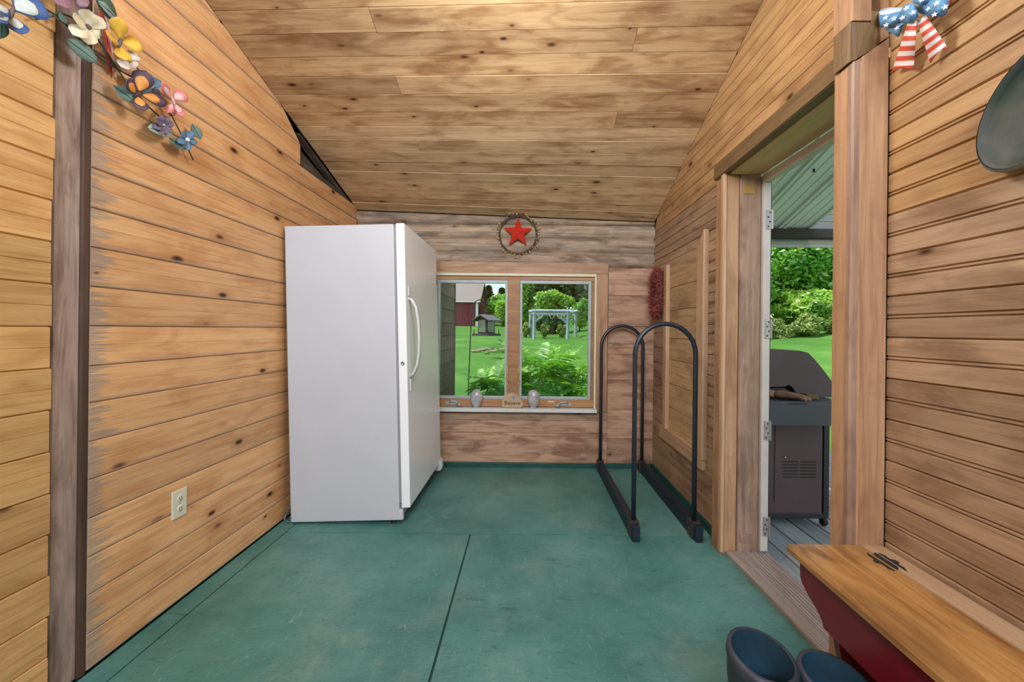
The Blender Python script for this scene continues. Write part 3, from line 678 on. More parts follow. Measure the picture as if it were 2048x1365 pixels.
# ------------------------------------------------------------------ rubber boots
def boot(label, loc, yaw, h, tilt):
    r = root('rubber_boot', label, 'boot', loc, 'black rubber boots by the bench')
    Mx = Matrix.Translation(loc) @ Matrix.Rotation(yaw, 4, 'Z')
    def sect(z, rx, ry, cx, cy, lift=0):
        return [(cx + rx*math.cos(a), cy + ry*math.sin(a), z + lift*math.sin(a)) for a in np.linspace(0, 2*math.pi, 24, endpoint=False)]
    outer = [sect(.012, .050, .135, 0, -.055), sect(.04, .052, .138, 0, -.055), sect(.075, .050, .125, 0, -.045), sect(.11, .048, .095, 0, -.01, -.01), sect(.15, .050, .068, 0, .02), sect(.22, .060, .066, 0, .024), sect(.30, .072, .075, 0, .02), sect(h-.012, .077, .080, 0, .014, tilt), sect(h, .074, .077, 0, .014, tilt)]
    inner = [sect(h, .068, .071, 0, .014, tilt), sect(h-.02, .066, .069, 0, .014, tilt), sect(.24, .058, .062, 0, .02), sect(.12, .045, .06, 0, .02), sect(.05, .03, .04, 0, .02)]
    def loft(name, secs, mat, cap0, cap1):
        bm = bmesh.new(); R = [[bm.verts.new(Mx @ V(p)) for p in s] for s in secs]
        for A, B in zip(R, R[1:]):
            for k in range(24): bm.faces.new((A[k], A[(k+1) % 24], B[(k+1) % 24], B[k]))
        if cap0: bm.faces.new(R[0])
        if cap1: bm.faces.new(R[-1])
        return bm_obj(name, bm, mat, r, True)
    loft('shaft', outer, 'rubber', True, False)
    loft('lining', inner, 'lining', False, True)
    loft('top_band', [sect(h-.028, .0785, .0815, 0, .014, tilt), sect(h-.014, .0795, .0825, 0, .014, tilt), sect(h+.001, .076, .079, 0, .014, tilt), sect(h+.001, .067, .070, 0, .014, tilt)], 'rubber', False, False)
    loft('sole', [sect(0, .052, .140, 0, -.055), sect(.016, .055, .143, 0, -.055), sect(.018, .05, .138, 0, -.055)], 'slot', True, True)
b1 = atZ(1527, 1309, .37)
boot('black rubber boot standing clear on the green floor', (b1.x-.0, b1.y-.014, 0), .35, .37, .012)
b2 = atZ(1690, 1352, .345)
boot('black rubber boot pushed partly under the red bench', (b2.x-.02, b2.y-.02, 0), .55, .345, .010)

# ------------------------------------------------------------------ petals, leaves, wings
def petal(bm, base, tip, width, n, curl=.0, k=6, shape=.5, mat_i=0, fold=0.0, skew=0.0):
    base, tip, n = V(base), V(tip), V(n).normalized()
    d = tip-base; L = d.length; s = n.cross(d).normalized()
    rows = []
    for i in range(k+1):
        t_ = i/k
        wv = width*.5*(math.sin(math.pi*t_**(math.log(.5)/math.log(shape)))**.75) if 0 < t_ < 1 else 0
        c_ = base + d*t_ + n*curl*L*math.sin(math.pi*t_*.5)**2 + s*skew*L*math.sin(math.pi*t_)
        if wv < 1e-5: rows.append([bm.verts.new(c_)])
        else: rows.append([bm.verts.new(c_ - s*wv + n*fold*wv), bm.verts.new(c_), bm.verts.new(c_ + s*wv + n*fold*wv)])
    for A, B in zip(rows, rows[1:]):
        if len(A) == 1 and len(B) == 3: fs = [(A[0], B[1], B[0]), (A[0], B[2], B[1])]
        elif len(A) == 3 and len(B) == 1: fs = [(A[0], A[1], B[0]), (A[1], A[2], B[0])]
        elif len(A) == 3: fs = [(A[0], A[1], B[1], B[0]), (A[1], A[2], B[2], B[1])]
        else: continue
        for f in fs:
            x = bm.faces.new(f); x.material_index = mat_i
for nm, c_ in (('leaf_teal', (112, 138, 128)), ('leaf_dark', (84, 112, 98)), ('leaf_pale', (156, 178, 168)), ('p_cream', (236, 228, 196)), ('p_white', (236, 230, 222)), ('p_yellow', (232, 184, 66)), ('p_blue', (64, 96, 150)), ('p_skyblue', (98, 134, 164)), ('p_violet', (122, 108, 128)), ('p_mauve', (150, 112, 122)), ('p_pink', (222, 128, 130)), ('p_palepink', (240, 190, 186)), ('p_orange', (234, 156, 74)), ('p_purple', (84, 66, 84)), ('p_paleblue', (206, 214, 206)), ('stemgreen', (66, 80, 68)), ('bodygrey', (110, 94, 90)), ('p_gold', (220, 168, 60))):
    M[nm] = pm('painted_'+nm, c_, .55, vary=.22, scale=30)
def thick(o, t_=.0012):
    md = o.modifiers.new('thickness', 'SOLIDIFY'); md.thickness = t_; md.offset = 0; return o

# ------------------------------------------------------------------ metal garland on the left wall
GA = root('garland', 'painted metal garland of butterflies and flowers high on the left wall', 'wall decor', tuple(atX(250, 150, XL+.03)))
def oL(px, py, off=.035): return atX(px, py, XL+off)
NL = V((.78, -.62, .05)).normalized()
def stem(pts, r=.0028, off=.03): tube('stem', [oL(x, y, off) for x, y in pts], r, 'stemgreen', GA, 6)
stem([(75, 8), (84, 14), (115, 32), (140, 57), (172, 92), (212, 125), (269, 157)], .0032)
stem([(72, 38), (107, 32), (117, 24), (147, 36), (175, 56)], .003)
stem([(150, -20), (160, 4), (175, 50), (207, 95), (254, 167), (290, 207), (324, 238)], .0028)
stem([(205, 100), (226, 128), (236, 140)], .0022)
stem([(257, 122), (275, 137), (311, 173), (337, 220), (352, 248), (363, 270), (378, 302), (387, 321)], .0026)
stem([(311, 178), (305, 168), (310, 161), (317, 165), (315, 173)], .0016)
stem([(336, 222), (340, 232), (350, 230), (347, 222)], .0016)
stem([(374, 280), (385, 290), (395, 284)], .0016)
def leaf(a, b_, wpx, mat='leaf_teal', off=.04):
    A, B = oL(*a, off), oL(*b_, off+.012); bm = bmesh.new(); petal(bm, A, B, wpx*A.y/820, NL, .06, 8, .5, 0, .18)
    o = thick(bm_obj('leaf', bm, mat, GA, True, False))
    vb = bmesh.new(); d = B-A; add_tube(vb, [A+NL*.003, A+d*.5+NL*(.004+.03*d.length), B+NL*(.06*d.length+.001)], .0011, 5)
    bm_obj('midrib', vb, 'leaf_dark', o)
leaf((133, 78), (196, 127), 34); leaf((235, 42), (188, -12), 36, 'leaf_dark'); leaf((241, 44), (194, 4), 20, 'leaf_pale'); leaf((0, 78), (2, 40), 22, 'leaf_dark')
leaf((226, 171), (273, 207), 26); leaf((345, 266), (294, 258), 24, 'leaf_pale'); leaf((338, 276), (372, 300), 18); leaf((384, 248), (401, 280), 19); leaf((120, 26), (131, 48), 11, 'leaf_dark')
def flower(cx, cy, r, n_, mat, core, wf=.62, rot=0, off=.05, shape=.6, core_r=.16):
    C = oL(cx, cy, off); bm = bmesh.new(); add_lathe(bm, [(0, .006), (core_r*r*C.y/820*.7, .004), (core_r*r*C.y/820, 0), (0, -.004)], 10, Matrix.Translation(C+NL*.004) @ NL.to_track_quat('Z', 'Y').to_matrix().to_4x4())
    fl = bm_obj('flower', bm, core, GA, True)
    for k in range(n_):
        a = rot + 2*math.pi*k/n_
        rr = r*(.9+.2*random.random())
        T_ = oL(cx + rr*math.cos(a), cy - rr*math.sin(a), off+.008)
        bm = bmesh.new(); petal(bm, C, T_, wf*r*C.y/820*1.15, NL, .10, 6, shape, 0, .12)
        thick(bm_obj('petal', bm, mat, fl, True, False))
flower(176, 55, 34, 6, 'p_cream', 'bodygrey', .72, .5); flower(257, 121, 20, 4, 'p_white', 'p_gold', .95, .75, shape=.68, core_r=.28)
flower(327, 251, 21, 8, 'p_violet', 'p_white', .6, .3, core_r=.12); flower(374, 280, 20, 5, 'p_skyblue', 'p_white', .6, .95, core_r=.25); flower(299, 172, 24, 5, 'p_skyblue', 'p_white', .7, .4, off=.03, core_r=.3)
def butterfly(body, wings, mats, bl=.9):
    (x0, y0), (x1, y1) = body
    A, B = oL(x0, y0, .065), oL(x1, y1, .065)
    bm = bmesh.new(); add_tube(bm, [A, A.lerp(B, .3), A.lerp(B, .7), B], [.002, .005, .006, .003], 8)
    for s in (-1, 1):
        e = A + (A-B)*.7 + V((0, .012*s, .006)); add_tube(bm, [A, A.lerp(e, .6)+V((0, .004*s, 0)), e], .0009, 5)
    bo = bm_obj('butterfly', bm, 'bodygrey' if len(mats) < 3 else mats[2], GA, True)
    for (root_px, tip_px, wpx, inner) in wings:
        R_, T_ = oL(*root_px, .062), oL(*tip_px, .085)
        bm = bmesh.new(); ww = wpx*R_.y/820
        petal(bm, R_, T_, ww, NL, .05, 8, .64, 0, .05)
        if inner: petal(bm, R_.lerp(T_, .08)+NL*.0022, R_.lerp(T_, .74)+NL*.0022, ww*.62, NL, .05, 7, .6, 1, .05)
        me = thick(bm_obj('wing', bm, [mats[0], mats[1]], bo, True, False), .001)
butterfly(((28, 14), (18, 38)), [((24, 22), (84, 6), 56, 1), ((22, 30), (44, 70), 30, 1), ((20, 20), (-30, 8), 40, 1), ((18, 32), (-14, 40), 24, 1)], ('p_blue', 'p_paleblue'))
butterfly(((148, -18), (140, 4)), [((146, -10), (176, 14), 26, 0), ((142, -6), (114, 10), 30, 0), ((146, -14), (182, -30), 40, 0), ((142, -14), (112, -32), 36, 0)], ('p_mauve', 'p_palepink', 'p_mauve'))
butterfly(((244, 72), (236, 96)), [((241, 82), (234, 34), 28, 0), ((238, 86), (214, 70), 26, 0), ((241, 84), (284, 92), 32, 0), ((238, 90), (250, 122), 26, 0)], ('p_yellow', 'p_gold'))
butterfly(((284, 184), (270, 192)), [((277, 187), (291, 142), 34, 1), ((273, 189), (252, 160), 26, 1), ((279, 189), (334, 206), 30, 1), ((274, 191), (286, 222), 26, 1)], ('p_purple', 'p_orange', 'p_purple'))
butterfly(((342, 192), (350, 212)), [((344, 200), (322, 166), 18, 1), ((346, 206), (335, 226), 14, 1), ((346, 200), (372, 188), 26, 1), ((348, 206), (364, 234), 20, 1)], ('p_pink', 'p_palepink', 'p_palepink'))
rs = root('ribbon_strip', 'narrow red and white strip hanging on the wall behind the garland', 'ribbon', tuple(oL(214, 85, .012)))
rp_ = [oL(200, 12, .012), oL(209, 55, .012), oL(216, 100, .012), oL(222, 148, .012)]
tube('red_strand', rp_, .0045, 'star', rs, 6); tube('white_strand', [p + V((.004, .012, -.004)) for p in rp_], .0035, 'p_palepink', rs, 6)

# ------------------------------------------------------------------ flag bow on the right wall
M['rib_blue'] = pm('glitter_blue_ribbon', (66, 116, 168), .6, col2=(108, 160, 190), scale=26)
M['rib_white'] = pm('white_ribbon', (228, 222, 218), .7, vary=.06); M['rib_red'] = pm('red_ribbon', (214, 84, 56), .7, vary=.1); M['rib_back'] = pm('pale_ribbon_back', (190, 204, 222), .7)
BW = root('ribbon_bow', 'stars and stripes ribbon bow hung at the top of the right wall', 'bow', tuple(atX(1815, 25, XR-.03)))
def oR(px, py, off): return atX(px, py, XR-off)
def sheet(name, grid, mat, parent, mats=None):
    bm = bmesh.new(); Vv = [[bm.verts.new(p) for p in row] for row in grid]
    for i in range(len(Vv)-1):
        for j in range(len(Vv[0])-1):
            f = bm.faces.new((Vv[i][j], Vv[i][j+1], Vv[i+1][j+1], Vv[i+1][j]))
            if mats: f.material_index = mats(i, j)
    return thick(bm_obj(name, bm, mat, parent, True, False), .0012)
def starmesh(bm, C, r, n, rot=0):
    q = n.to_track_quat('Z', 'Y').to_matrix()
    vs = [bm.verts.new(C + q @ V((math.sin(rot+k*math.pi/5)*(r if k % 2 == 0 else r*.42), math.cos(rot+k*math.pi/5)*(r if k % 2 == 0 else r*.42), 0))) for k in range(10)]
    c0 = bm.verts.new(C)
    for k in range(10): bm.faces.new((c0, vs[k], vs[(k+1) % 10]))
def loop_(top, bot, offs, name, stars, parent=BW):
    """front of a ribbon loop: top and bottom edge pixel lists with the distance from the wall"""
    o = sheet(name, [[oR(*p, f) for p, f in zip(top, offs)], [oR((a[0]+b_[0])/2, (a[1]+b_[1])/2, f+.006) for a, b_, f in zip(top, bot, offs)], [oR(*p, f) for p, f in zip(bot, offs)]], 'rib_blue', parent)
    for x, y, f, r in stars:
        bm = bmesh.new(); starmesh(bm, oR(x, y, f), r, V((-.72, -.68, .08)).normalized(), random.uniform(-.3, .3)); bm_obj('star_print', bm, 'rib_white', o)
loop_([(1812, 22), (1795, 24), (1776, 29), (1759, 30), (1757, 26)], [(1800, 44), (1788, 50), (1774, 54), (1762, 55), (1760, 52)], [.03, .045, .055, .05, .045], 'bow_loop', [(1771, 35, .066, .0075), (1788, 37, .063, .0078), (1772, 50, .066, .0075)])
sheet('loop_back', [[oR(1757, 26, .044), oR(1762, 19, .03), (oR(1780, 15, .02)), oR(1806, 15, .015)], [oR(1759, 31, .047), oR(1770, 31, .04), oR(1786, 27, .03), oR(1806, 21, .02)]], 'rib_back', BW)
loop_([(1832, 12), (1850, 2), (1868, -8), (1886, -12), (1900, -10)], [(1838, 26), (1852, 30), (1868, 33), (1884, 33), (1893, 28)], [.03, .045, .058, .055, .04], 'bow_loop', [(1873, 6, .07, .0078), (1890, 14, .06, .0078), (1857, 17, .06, .007), (1869, 29, .064, .007)])
sheet('loop_back', [[oR(1900, -10, .036), oR(1895, 4, .03), oR(1888, 30, .03)], [oR(1908, -14, .02), oR(1902, 6, .015), oR(1880, 35, .02)]], 'rib_red', BW)
loop_([(1798, 30), (1806, 14), (1816, 6), (1826, 6), (1835, 16)], [(1797, 40), (1805, 46), (1815, 46), (1826, 42), (1836, 34)], [.045, .06, .068, .066, .05], 'bow_knot', [(1813, 16, .078, .008), (1826, 25, .076, .008), (1805, 35, .074, .008)])
loop_([(1824, -6), (1840, -14), (1858, -12)], [(1826, 6), (1842, 10), (1860, 4)], [.05, .06, .05], 'bow_loop', [(1843, 0, .068, .007)])
loop_([(1810, 44), (1790, 50), (1771, 59)], [(1806, 52), (1803, 62), (1797, 74)], [.03, .035, .03], 'ribbon_end', [(1794, 56, .043, .0075)])
def tail(l0, l1, r0, r1, n_, notch, off0, off1):
    grid = []
    for i in range(n_+1):
        t_ = i/n_; a = (l0[0]+(l1[0]-l0[0])*t_, l0[1]+(l1[1]-l0[1])*t_); b_ = (r0[0]+(r1[0]-r0[0])*t_, r0[1]+(r1[1]-r0[1])*t_); o_ = off0+(off1-off0)*t_ + .01*math.sin(t_*5)
        mid = ((a[0]+b_[0])/2, (a[1]+b_[1])/2 - (notch if i == n_ else 0))
        grid.append([oR(*a, o_), oR(*mid, o_+.004), oR(*b_, o_)])
    sheet('ribbon_tail', grid, ['rib_red', 'rib_white'], BW, lambda i, j: (i+1) % 2)
tail((1817, 42), (1784, 143), (1834, 42), (1827, 140), 10, 6, .045, .03)
tail((1834, 42), (1861, 126), (1852, 30), (1897, 98), 10, 12, .045, .03)

# ------------------------------------------------------------------ dark oval dish on the right wall
DS = root('oval_dish', 'worn dark green oval metal dish hung on the right wall', 'wall decor', tuple(oR(2030, 230, .03)))
cd = oR(2088, 206, .02); Rz = Matrix.Translation(cd) @ Matrix(((0, 0, -1), (-1, 0, 0), (0, 1, 0))).to_4x4() @ Matrix.Rotation(math.radians(58), 4, 'Z')
def dishring(a, z, s=1): return [Rz @ V((a*1.42*math.cos(t_)*s, a*math.sin(t_)*s, z)) for t_ in np.linspace(0, 2*math.pi, 40, endpoint=False)]
def loftr(name, rings, mat, parent, capend=True, smooth=True):
    bm = bmesh.new(); R = [[bm.verts.new(p) for p in r] for r in rings]; k = len(R[0])
    for A, B in zip(R, R[1:]):
        for i in range(k): bm.faces.new((A[i], A[(i+1) % k], B[(i+1) % k], B[i]))
    if capend: bm.faces.new(R[-1])
    return bm_obj(name, bm, mat, parent, smooth)
loftr('dish', [dishring(.084, -.012), dishring(.091, .012), dishring(.093, .024), dishring(.089, .026), dishring(.085, .014), dishring(.06, .008), dishring(.03, .006)], 'dishgreen', DS)
loftr('rim', [dishring(.0925, .006), dishring(.0955, .016), dishring(.0955, .022), dishring(.092, .0262)], 'dishrim', DS, False)
tube('ring_mark', [Rz @ V((.05+.016*math.cos(a), -.02+.014*math.sin(a), .010)) for a in np.linspace(0, 2*math.pi, 14, endpoint=False)], .002, 'dishrim', DS, 6, True)

# ------------------------------------------------------------------ star in a twig wreath, over the window
SW = root('star_wreath', 'red tin star inside a twig and berry wreath above the window', 'wreath', tuple(atY(1037, 467, YF-.04)))
cs = atY(1036, 466, YF-.045); R5 = .128
bm = bmesh.new(); fr_ = bm.verts.new(cs+V((0, -.035, 0))); bk = bm.verts.new(cs+V((0, .006, 0)))
vs = [bm.verts.new(cs + V((math.sin(k*math.pi/5)*(R5 if k % 2 == 0 else R5*.42), 0, math.cos(k*math.pi/5)*(R5 if k % 2 == 0 else R5*.42)))) for k in range(10)]
for k in range(10): bm.faces.new((fr_, vs[k], vs[(k+1) % 10])); bm.faces.new((bk, vs[(k+1) % 10], vs[k]))
bm_obj('star', bm, 'star', SW)
rad = .158
for q in range(3):
    pts = [cs + V(((rad+.006*math.sin(5*a+q*2))*math.cos(a), .018+.006*math.cos(7*a+q*2), -.012+(rad+.006*math.sin(5*a+q*2))*math.sin(a))) for a in np.linspace(0, 2*math.pi, 48, endpoint=False)]
    tube('twig_ring', pts, .0032, 'twig', SW, 5, True)
tw = bmesh.new(); b1_ = bmesh.new(); b2_ = bmesh.new()
for k in range(120):
    a = random.uniform(0, 2*math.pi)
    if random.random() < .18: a = random.gauss(math.pi/2+.1, .12)
    p = cs + V((rad*math.cos(a), .012, -.012+rad*math.sin(a))); o_ = random.uniform(.01, .045 if not abs(a-math.pi/2) < .3 else .08); a2 = a+random.uniform(-1.1, 1.1)*random.choice((1, 1, 1.5))
    e = p + V((math.cos(a2)*o_, random.uniform(-.02, .006), math.sin(a2)*o_)); add_tube(tw, [p, p.lerp(e, .5)+V((0, -.004, .002)), e], .0012, 4)
    bb = b2_ if random.random() < .22 else b1_
    bmesh.ops.create_icosphere(bb, subdivisions=1, radius=random.uniform(.0042, .0065), matrix=Matrix.Translation(e))
bm_obj('twigs', tw, 'twig', SW, kind='stuff'); bm_obj('berries', b1_, 'berry', SW, True, kind='stuff'); bm_obj('berries', b2_, 'berryred', SW, True, kind='stuff')

# ------------------------------------------------------------------ rust-red twig wreath by the corner
RW = root('twig_wreath', 'shaggy rust red twig wreath hanging on the right wall by the corner', 'wreath', (XR-.03, 3.30, 1.48))
cw = V((XR-.045, 3.30, 1.48)); bm = bmesh.new(); add_tube(bm, [cw + V((0, .105*math.cos(a), .165*math.sin(a))) for a in np.linspace(0, 2*math.pi, 32, endpoint=False)], .010, 6, True)
bm_obj('core_ring', bm, 'redtwig', RW, True)
bm = bmesh.new()
for k in range(1500):
    a = random.uniform(0, 2*math.pi); f = random.uniform(-1, 1)
    p = cw + V((random.gauss(0, .010), (.105+.035*f)*math.cos(a), (.165+.035*f)*math.sin(a)))
    d = V((random.uniform(-1, .35), random.uniform(-1, 1), random.uniform(-1, 1))).normalized()*random.uniform(.018, .05); d.x = max(d.x, -.05)
    e = p+d
    if e.x > XR-.004: e.x = XR-.004
    add_tube(bm, [p, p.lerp(e, .55)+V((0, 0, random.uniform(-.006, .006))), e], [.0028, .0022, .0012], 3)
bm_obj('twigs', bm, 'redtwig', RW, kind='stuff')

# ------------------------------------------------------------------ things on the window sill
ZS = .510
def egg(px, label):
    p = atY(px, 800, YF-.036); r = root('egg_ornament', label, 'ornament', (p.x, p.y, ZS), 'egg ornaments on the window sill')
    prof = [(0, .004), (.02, .004)] + [(.052*math.sin(t_)*(1-.16*math.cos(math.pi-t_)*-1), .080-.078*math.cos(t_)) for t_ in np.linspace(.25, math.pi-.02, 14)] + [(0, .158)]
    lathe('egg', prof, 'egg', r, 20, Matrix.Translation((p.x, p.y, ZS-.004)) @ Matrix.Scale(.70, 4, (0, 1, 0)))
    lathe('stand', [(0, 0), (.026, 0), (.028, .006), (.02, .010), (0, .010)], 'egg', r, 16, Matrix.Translation((p.x, p.y, ZS)))
egg(953, 'frosted glass egg ornament on the sill, the one nearer the freezer'); egg(1067, 'frosted glass egg ornament on the sill, right of the Believe stone')
p = atY(1025, 805, YF-.040)
ST = root('believe_stone', 'tan rounded stone lettered Believe on the window sill', 'ornament', (p.x, p.y, ZS))
out = [(-.088, .0), (-.092, .03), (-.085, .07), (-.06, .11), (-.02, .128), (.025, .122), (.06, .095), (.085, .055), (.092, .02), (.085, 0)]
prism('stone', out, p.y-.014, p.y+.02, lambda a, b_, d: (p.x+a, d, ZS+b_), 'rock', ST, .009)
def text(body, size, loc, mat, parent, rotx=math.pi/2, ext=.0006):
    cu = bpy.data.curves.new('lettering', 'FONT'); cu.body = body; cu.size = size; cu.align_x = 'CENTER'; cu.extrude = ext
    to = bpy.data.objects.new('tmp', cu); COL.objects.link(to); dg = bpy.context.evaluated_depsgraph_get()
    me = bpy.data.meshes.new_from_object(to.evaluated_get(dg)); bpy.data.objects.remove(to)
    me.transform(Matrix.Translation(loc) @ Matrix.Rotation(rotx, 4, 'X')); me.materials.clear()
    return link('lettering', me, mat, parent)
text('Believe', .048, (p.x, p.y-.0150, ZS+.030), 'ink', ST)
bm = bmesh.new(); c0 = V((p.x+.012, p.y-.0152, ZS+.092))
for dx, dz, wv in ((-.03, .016, .02), (-.024, -.006, .018), (.022, .014, .018), (.024, -.016, .022)): petal(bm, c0, c0+V((dx, 0, dz)), wv, (0, -1, 0), 0, 5, .6, 0)
pb = bm_obj('butterfly_print', bm, ['mauveink'], ST, False, False)
tube('butterfly_outline', [c0+V((0, -.0006, .014)), c0+V((.002, -.0006, -.014))], .0012, 'ink', ST, 5)

# ================================================================== OUTSIDE
def gz(x, y):
    z = -.45 + .0396*max(0, y-4.5)
    if x > 3 and y > 8: z += min(1.6, .0065*(y-8)*(x-3))
    return z
bm = bmesh.new(); xs = list(np.linspace(-60, 70, 66)); yy = [-20, -10, 0] + list(np.linspace(3.6, 130, 70))
Vg = [[bm.verts.new((x, y, gz(x, y))) for x in xs] for y in yy]
for i in range(len(yy)-1):
    for j in range(len(xs)-1): bm.faces.new((Vg[i][j], Vg[i][j+1], Vg[i+1][j+1], Vg[i+1][j]))
struct(bm_obj('lawn', bm, 'lawn', None, True, False))
# house wall returning at the left of the window
we = struct(box('wall_exterior', (-1.0, YF+.12, -.5), (-.86, 4.74, 2.3), 'backing', bev=0))
for k in range(18):
    z = -.3+.14*k
    plank(we, (-.845, YF+.125, z), (-.845, 4.75, z), (-.852, 4.75, z+.145), (-.852, YF+.125, z+.145), (1, 0, .0), 'brownsiding', t=.012, name='siding_board')
box('corner_board', (-.99, 4.742, -.5), (-.838, 4.77, 2.3), 'brownsiding', we)
box('outer_wall', (XL-.2, YF+.04, -.5), (-.81, YF+.12, 2.25), 'brownsiding', we); box('outer_wall', (.60, YF+.04, -.5), (XR+.2, YF+.12, 2.15), 'brownsiding', we); box('outer_wall', (-.81, YF+.04, -.5), (.60, YF+.12, .46), 'brownsiding', we); box('outer_wall', (-.81, YF+.04, 1.68), (.60, YF+.12, 2.15), 'brownsiding', we)
# porch
pd = struct(box('porch_deck', (1.29, -.5, -.30), (5.3, 4.25, -.09), 'purlin', bev=0))  # carried on unseen past the roof edge to bounce sunlight under the porch
x = 1.292
while x < 5.2:
    plank(pd, (x, 4.25, -.055), (x, -.5, -.055), (x+.136, -.5, -.055), (x+.136, 4.25, -.055), (0, 0, 1), 'deck', t=.03, ch=.004, name='deck_board'); x += .142
SL, R0 = .325, 3.50
def zr_(y): return R0 - SL*y
pr = struct(bm_obj('porch_roof', bmesh.new(), 'metalroof'))
PW = .30
x = 1.26
while x < 2.70:
    prof = [(0, .0), (.012, .022), (.034, .022), (.046, 0), (.10, 0), (.106, .006), (.118, .006), (.124, 0), (.18, 0), (.186, .006), (.198, .006), (.204, 0), (.254, 0), (.266, .02), (.29, .02), (.30, 0)]
    bm = bmesh.new(); A = [bm.verts.new((x+a, -.5, zr_(-.5)-h_*1.0)) for a, h_ in prof]; B = [bm.verts.new((x+a, 4.2, zr_(4.2)-h_)) for a, h_ in prof]
    for i in range(len(prof)-1): bm.faces.new((A[i], A[i+1], B[i+1], B[i]))
    thick(bm_obj('roof_sheet', bm, 'metalroof', pr, False, True), .002); x += PW
for x in (1.62, 2.22):
    box('screw_row', (x, 3.2, zr_(3.2)-.03), (x+.012, 3.212, zr_(3.2)-.006), 'slot', pr, 0); box('screw_row', (x, 2.6, zr_(2.6)-.03), (x+.012, 2.612, zr_(2.6)-.006), 'slot', pr, 0)
box('roof_deck', (1.26, -.5, 5), (1.27, -.49, 5.01), 'purlin', pr, 0) if False else None
pb_ = struct(box('trim_4', (1.26, 3.98, 2.10), (4.2, 4.08, 2.185), 'purlin', bev=.004))
for i in range(4): box('fascia_board', (1.26, 4.10, 2.03+.032*i), (4.2, 4.13-.004*i, 2.06+.032*i), 'fascia', pb_, .002)
for i in range(7): box('gable_board', (2.60, 4.00, 2.19+.07*i), (4.2, 4.015, 2.255+.07*i), 'greysiding', pb_, .003)
bm = bmesh.new(); add_tube(bm, [(1.33, 4.03, 2.1), (1.33, 4.03, -.1)], .05, 4)
bm_obj('porch_post', bm, 'purlin', pb_)
bm = bmesh.new(); add_tube(bm, [(4.12, 4.03, 2.1), (4.12, 4.03, -.1)], .05, 4); bm_obj('porch_post', bm, 'purlin', pb_)

# ------------------------------------------------------------------ gas grill on the porch
GR = root('gas_grill', 'brown gas grill with closed hood standing on the porch deck', 'grill', (1.66, 3.0, -.055))
gy = 2.585
def Gp(px, py, y=gy): q = atY(px, py, y); return (q.x, q.z)
box('cabinet', (1.36, gy, .03), (1.868, gy+.95, .60), 'grill', GR, .006)
box('panel_seam', (1.565, gy-.005, .10), (1.573, gy, .60), 'grill', GR, .002)
for k in range(6):
    z = .355-.0195*k
    for x0 in (1.620, 1.732): box('vent_slot', (x0, gy-.0025, z), (x0+.094, gy+.002, z+.007), 'slot', GR, 0)
box('base_rail', (1.36, gy-.004, .0), (1.875, gy+.95, .035), 'grilldark', GR, .004)
for x in (1.885, 1.37):
    for y in (gy+.01, gy+.9):
        lgp = box('leg', (x, y, .0), (x+.035, y+.035, .62), 'grilldark', GR, .003)
        lathe('caster', [(0, -.014), (.024, -.014), (.028, 0), (.024, .014), (0, .014)], 'slot', lgp, 14, Matrix.Translation((x+.012, y+.015, -.027)) @ Matrix.Rotation(math.pi/2, 4, 'Y'))
lathe('knob_bolt', [(0, .006), (.006, .004), (.007, 0)], 'chrome', GR, 10, Matrix.Translation((1.63, gy-.001, .385)) @ Matrix.Rotation(math.pi/2, 4, 'X'))
hy = gy+.06
hood = [Gp(1480, 712, hy), Gp(1500, 705, hy), Gp(1535, 701, hy), Gp(1560, 700, hy), Gp(1600, 702, hy), Gp(1616, 706, hy), Gp(1630, 720, hy), Gp(1648, 742, hy), Gp(1664, 764, hy), Gp(1680, 795, hy), Gp(1612, 796, hy), Gp(1601, 793, hy), Gp(1592, 786, hy), Gp(1584, 774, hy), Gp(1578, 770, hy), Gp(1570, 774, hy), Gp(1530, 775, hy), Gp(1470, 775, hy)]
hd = prism('hood', hood, hy, hy+.80, lambda a, b_, d: (a, d, b_), 'grill', GR)
fb = [Gp(1470, 778, hy), Gp(1530, 778, hy), Gp(1574, 777, hy), Gp(1590, 790, hy), Gp(1603, 797, hy), Gp(1660, 799, hy), Gp(1655, 815, hy), Gp(1640, 850, hy), Gp(1475, 850, hy)]
prism('firebox', fb, hy+.015, hy+.78, lambda a, b_, d: (a, d, b_), 'grilldark', GR)
tube('hood_handle', [(hood[0][0]-.03, hy+.1, hood[0][1]-.10), (hood[0][0]-.06, hy+.12, hood[0][1]-.10), (hood[0][0]-.06, hy+.70, hood[0][1]-.10), (hood[0][0]-.03, hy+.72, hood[0][1]-.10)], .012, 'grilldark', hd, 8)
y0s = gy-.17
sh = [(1.375, .640), (1.375, .60), (1.41, .60), (1.41, .64)]
bm = bmesh.new()
top = [(1.375, gy+.05), (1.375, gy-.08), (1.43, y0s), (1.865, y0s), (1.90, y0s+.03), (1.90, gy+.05)]
add_prism(bm, top, .625, .765, lambda a, b_, d: (a, b_, d))
bmesh.ops.bevel(bm, geom=[e for e in bm.edges if all(v.co.z > .76 for v in e.verts)], offset=.018, segments=3, affect='EDGES')
bm_obj('side_shelf', bm, 'shelf', GR)
box('shelf_bracket', (1.845, y0s-.012, .62), (1.90, y0s+.02, .745), 'shelf', GR, .008)
